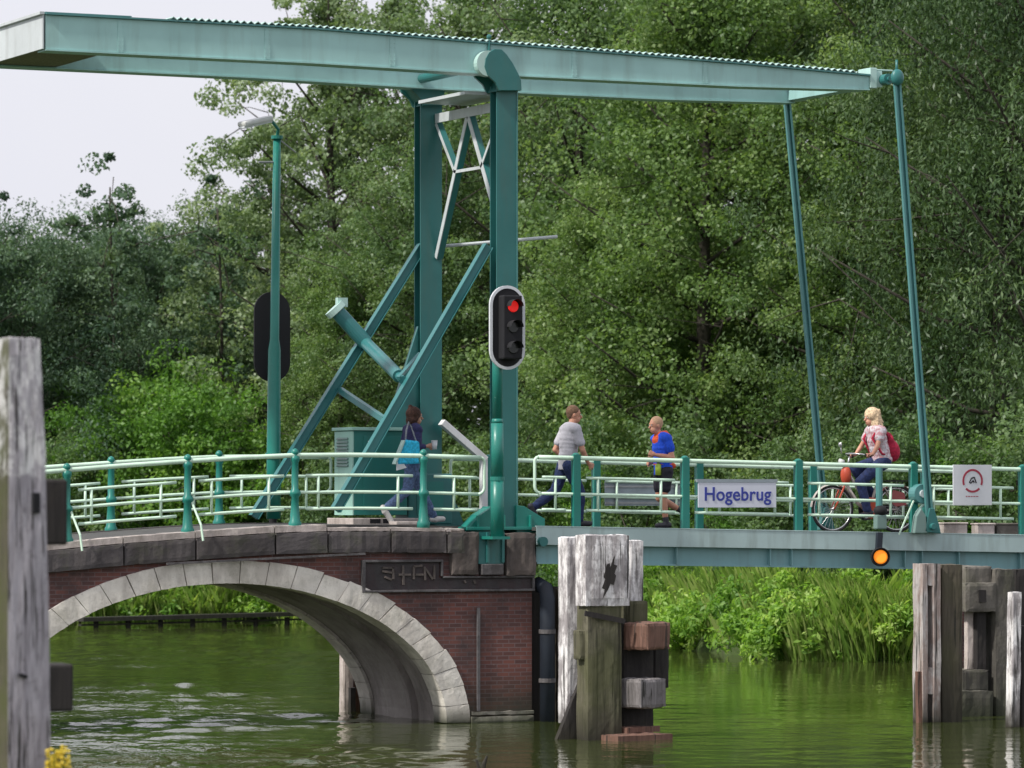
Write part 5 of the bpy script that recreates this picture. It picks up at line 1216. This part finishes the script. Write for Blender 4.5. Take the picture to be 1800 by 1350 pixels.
crest = ramp(nt, wnoise(1.9, 2.3, 3, .6), [(.56, (0, 0, 0)), (.68, (1, 1, 1))])
c1 = mix(nt, 1., crest, (0, 0, 0), 'MULTIPLY'); c2 = mix(nt, 1., n2, mix(nt, .22, (.045, .045, .045), gr), 'MULTIPLY'); c3 = mix(nt, 1., n1, (.07, .07, .07), 'MULTIPLY')
hsum = mix(nt, 1., mix(nt, 1., c1, c2, 'ADD'), c3, 'ADD'); hsum.node.clamp_result = False
bp = N(nt, 'ShaderNodeBump', Strength=1.0, Distance=.10); nt.links.new(hsum, bp.inputs['Height']); nt.links.new(bp.outputs[0], b.inputs['Normal'])
Ds = [25.5]
while Ds[-1] < 116: Ds.append(Ds[-1] + max(.035, Ds[-1] ** 2 / 21000))
Ds = np.array(Ds); Ls = np.linspace(-16, 16, 620); LL, DD = np.meshgrid(Ls, Ds); rw = np.random.RandomState(3); Z = np.zeros_like(LL); Zc = np.zeros_like(LL)
def bumpf(sc, sd):
    q = np.random.RandomState(sd); f = 0
    for _ in range(7): a_ = q.uniform(0, 6.28); k_ = sc * q.uniform(.5, 1.6); f = f + np.sin(k_ * (LL * math.cos(a_) * .7 + DD * math.sin(a_)) + q.uniform(0, 6.28))
    return f / 7 ** .5
for _ in range(46):
    lam = .22 * (1.45 / .22) ** rw.uniform(0, 1); a_ = rw.normal() * .75 + 1.57; k_ = 2 * math.pi / lam; wv = np.sin(k_ * (LL * math.cos(a_) * .8 + DD * math.sin(a_)) + rw.uniform(0, 6.28) + .8 * np.sin(LL * rw.uniform(.5, 2) + DD * rw.uniform(.5, 2)))
    Z += wv / k_
Z *= (2 / 46) ** .5
gm_ = bumpf(.75, 11) * .55 + bumpf(2.2, 12) * .35 + np.interp(LL, [-8, -2.5, .5, 4], [.95, .75, -.9, -1.1]) + np.interp(DD, [30, 36, 50, 60, 80], [.5, .45, .1, -.7, -1.2])
g01 = 1 / (1 + np.exp(-3.2 * gm_)); edge_ = np.clip((16 - np.abs(LL)) / 2, 0, 1) * np.clip((DD - 25.5) / .5, 0, 1) * np.clip((116 - DD) / 3, 0, 1)
Z *= (.013 + .16 * g01) * edge_
base_ = np.array(CAM[:]); ZV = np.stack([base_[0] + RT.x * LL + FH.x * DD, base_[1] + RT.y * LL + FH.y * DD, Z], -1).reshape(-1, 3)
nD, nL = LL.shape; out = [LD(*q, 0)[:] for q in ((-1500, -300), (1500, -300), (1500, 3000), (-1500, 3000))]
c_ = [0, nL - 1, nD * nL - 1, (nD - 1) * nL]; N0 = nD * nL
me = bpy.data.meshes.new('water'); V = [tuple(v) for v in ZV.tolist()] + out; I = np.arange(nD * nL).reshape(nD, nL)
Fq = np.stack([I[:-1, :-1], I[:-1, 1:], I[1:, 1:], I[1:, :-1]], -1).reshape(-1, 4).tolist()
Fq += [[N0, N0 + 1] + list(reversed(range(0, nL))), [N0 + 1, N0 + 2] + [int(I[k, nL - 1]) for k in range(nD - 1, -1, -1)], [N0 + 2, N0 + 3] + [int(I[nD - 1, k]) for k in range(nL)], [N0 + 3, N0] + [int(I[k, 0]) for k in range(nD)]]
me.from_pydata(V, [], Fq); me.materials.append(wm_)
for p_ in me.polygons: p_.use_smooth = len(p_.vertices) == 4
wo = bpy.data.objects.new('water', me); COL.objects.link(wo); tag(wo, kind='structure')

# bank vegetation: blades and broad weeds, one uncountable mass
def blades(name, seed, n, sampler, hgt, wid, mat, lab):
    rs = np.random.RandomState(seed); base = []; hs_ = []
    while len(base) < n:
        l_, d_, h_ = sampler(rs)
        base.append(LD(l_, d_, max(-.05, ground_h(l_, d_) - .05))[:]); hs_.append(h_)
    B = np.array(base); Hh = np.array(hs_)[:, None] * rs.uniform(.6, 1.15, (n, 1)); a = rs.uniform(0, 2 * np.pi, n); lean = rs.uniform(.05, .55, (n, 1)) * Hh
    dr_ = np.stack([np.cos(a), np.sin(a), np.zeros(n)], 1); sd = np.stack([-np.sin(a), np.cos(a), np.zeros(n)], 1) * (wid * rs.uniform(.6, 1.4, (n, 1)))
    z = np.array([0, 0, 1.]); V = np.empty((n, 5, 3)); m_ = B + z * Hh * .6 + dr_ * lean * .35; t_ = B + z * Hh * .98 + dr_ * lean
    V[:, 0] = B - sd * .5; V[:, 1] = B + sd * .5; V[:, 2] = m_ + sd * .5; V[:, 3] = t_; V[:, 4] = m_ - sd * .5
    me = bpy.data.meshes.new(name); me.vertices.add(5 * n); me.vertices.foreach_set('co', V.reshape(-1).astype(np.float32)); me.loops.add(5 * n); me.loops.foreach_set('vertex_index', np.arange(5 * n, dtype=np.int32))
    me.polygons.add(n); me.polygons.foreach_set('loop_start', np.arange(0, 5 * n, 5, dtype=np.int32)); me.polygons.foreach_set('loop_total', np.full(n, 5, dtype=np.int32))
    at = me.attributes.new('leafvar', 'FLOAT', 'POINT'); at.data.foreach_set('value', np.repeat(rs.uniform(.1, .9, n), 5).astype(np.float32)); me.update(calc_edges=True); me.materials.append(mat)
    o = bpy.data.objects.new(name, me); COL.objects.link(o); tag(o, lab, 'reeds', None, 'stuff'); return o
rt_ = np.random.RandomState(5); tuf = [(rt_.uniform(-14, 11.5), rt_.uniform(-.3, 3.6), rt_.uniform(.35, .85)) for _ in range(260)]
def samp(rs):
    l_, s_, h_ = tuf[rs.randint(len(tuf))]; l2 = l_ + rs.normal() * .30; s2 = s_ + rs.normal() * .28
    return l2, bank_d(l2) + max(-.35, s2), h_ * (1.45 if l_ > -2 else 1.15)
blades('bank_reeds', 9, 110000, samp, 1, .018, L_reed, 'fresh green reeds and tall grass along the far waterline')
rs = np.random.RandomState(19); cs = []; rr_ = []
for _ in range(110):
    l_ = rs.uniform(-14, 12) if _ % 3 else rs.uniform(.5, 6); s_ = rs.uniform(-.35, 3.6) if _ % 2 else rs.uniform(-.5, .5); br_ = rs.uniform(.45, 1.0); d_ = bank_d(l_) + s_; hb = rs.uniform(.5, 1.25) * (1 if l_ > -2 else .7); g0 = max(0, ground_h(l_, d_))
    for q in range(9):
        a_ = rs.uniform(0, 6.28); f_ = rs.uniform(0, 1) ** .6
        cs.append(LD(l_ + br_ * f_ * math.cos(a_), d_ + br_ * f_ * math.sin(a_) * .7, g0 + .12 + hb * (1 - f_ * f_) * rs.uniform(.6, 1))[:]); rr_.append(rs.uniform(.18, .42))
C, Nn, var = clump_leaves(np.array(cs), np.array(rr_), 95, rs, .8)
tag(leaves_obj('bank_weeds', C, Nn, .15, .38, var, L_reed, None, rs, .4), 'broad leaved bright green weeds covering the far bank', 'weeds', None, 'stuff')

# low jetty across the far bank under the arch
jt = thing('low_jetty', LD(-6, 106, .2), 'low dark timber jetty edge lying along the water behind the arch', 'jetty')
w = MB(); a = PZ(140, 1089, .22); b = PZ(640, 1076, .30); w.bar(a, b, .5, .10); w.build('jetty_deck', M['jetty'], jt)
w = MB(); w.bar(a + Vector((0, 0, -.14)), b + Vector((0, 0, -.14)), .2, .04); w.build('jetty_beam', M['jetty'], jt)
for k in range(9):
    p = a.lerp(b, (k + .5) / 9); w = MB(); w.tube([(p.x, p.y, -.6), (p.x, p.y, .2)], .07, 8); w.build('jetty_pile', M['jetty'], jt)
p = LD(lat_of(343, 111), 111, 0); w = MB(); w.tube([(p.x, p.y, .0), (p.x, p.y, 1.3)], [.22, .17], 12); tag(w.build('bollard_stump', M['pile_dark'], smooth=False), 'dark stump standing among weeds behind the arch opening', 'stump')

# small flowering weed beside the mooring post, duck at the bottom edge
fl = thing('flowering_weed', PD(100, 1345, 29.6), 'yellow flowering weed growing beside the foot of the big mooring post', 'plant')
rg = random.Random(4); w = MB(); w2 = MB(); base = PD(100, 1420, 29.6)
for k in range(16):
    t = base + Vector((rg.uniform(-.05, .05), rg.uniform(-.05, .05), rg.uniform(.20, .40 if k else .62))); w.tube([base + Vector((rg.uniform(-.02, .02), 0, 0)), base.lerp(t, .5) + Vector((rg.uniform(-.03, .03), 0, 0)), t], .004, 5)
    for j in range(14):
        q = t + Vector((rg.gauss(0, .022), rg.gauss(0, .022), rg.uniform(-.09, .03))); w2.box(q, (.02, .014, .010), (rg.random() * 3, rg.random() * 3, rg.random() * 3))
w.build('stem', L_lime, fl); w2.build('blossom', plain('yellow petals', (.62, .46, .03), .6), fl)
sn = thing('floating_branch', PZ(845, 1345, 0), 'tiny dark snag with pale broken tips poking from the water at the bottom edge', 'branch')
p = PZ(846, 1352, 0.0); w = MB(); w.tube([p + Vector((0, 0, -.2)), p + RT * .03 + Vector((0, 0, .06)), p + RT * .07 + Vector((0, 0, .16))], [.04, .03, .012], 8); w.tube([p + Vector((0, 0, -.1)), p - RT * .06 + Vector((0, 0, .11))], [.03, .014], 8); w.build('twig', M['pile_dark'], sn)
# ================================================================== light
SD = Vector((-1, -.16, 0)).normalized(); el = R(48)
sun = bpy.data.lights.new('sun', 'SUN'); sun.energy = 3.8; sun.angle = R(4); sun.color = (1, .96, .88)
so = bpy.data.objects.new('sun', sun); COL.objects.link(so)
sv = Vector((SD.x * math.cos(el), SD.y * math.cos(el), math.sin(el))); so.rotation_euler = sv.to_track_quat('Z', 'Y').to_euler(); so.location = (0, 0, 60)
W = bpy.data.worlds.new('World'); scene.world = W; W.use_nodes = True; nt = W.node_tree; bgd = nt.nodes['Background']
sk = nt.nodes.new('ShaderNodeTexSky'); sk.sky_type = 'NISHITA'; sk.sun_disc = False; sk.sun_elevation = el; sk.sun_rotation = math.atan2(SD.x, SD.y); sk.air_density = 1.0; sk.dust_density = 4.0; sk.ozone_density = 1.0
tc = nt.nodes.new('ShaderNodeTexCoord'); cn = N(nt, 'ShaderNodeTexNoise', Scale=1.6, Detail=6, Roughness=.55); nt.links.new(tc.outputs['Generated'], cn.inputs['Vector'])
cloud = ramp(nt, cn.outputs[0], [(.3, (7.2, 7.3, 8.3)), (.7, (8.5, 8.4, 8.8))])
nt.links.new(mix(nt, .88, sk.outputs[0], cloud), bgd.inputs[0]); bgd.inputs[1].default_value = .10
scene.view_settings.view_transform = 'Standard'; scene.view_settings.look = 'None'; scene.view_settings.exposure = .2; scene.view_settings.gamma = 1
cy_ = scene.cycles; cy_.max_bounces = 6; cy_.diffuse_bounces = 3; cy_.glossy_bounces = 3; cy_.transmission_bounces = 3; cy_.use_denoising = True
cy_.sample_clamp_indirect = 6
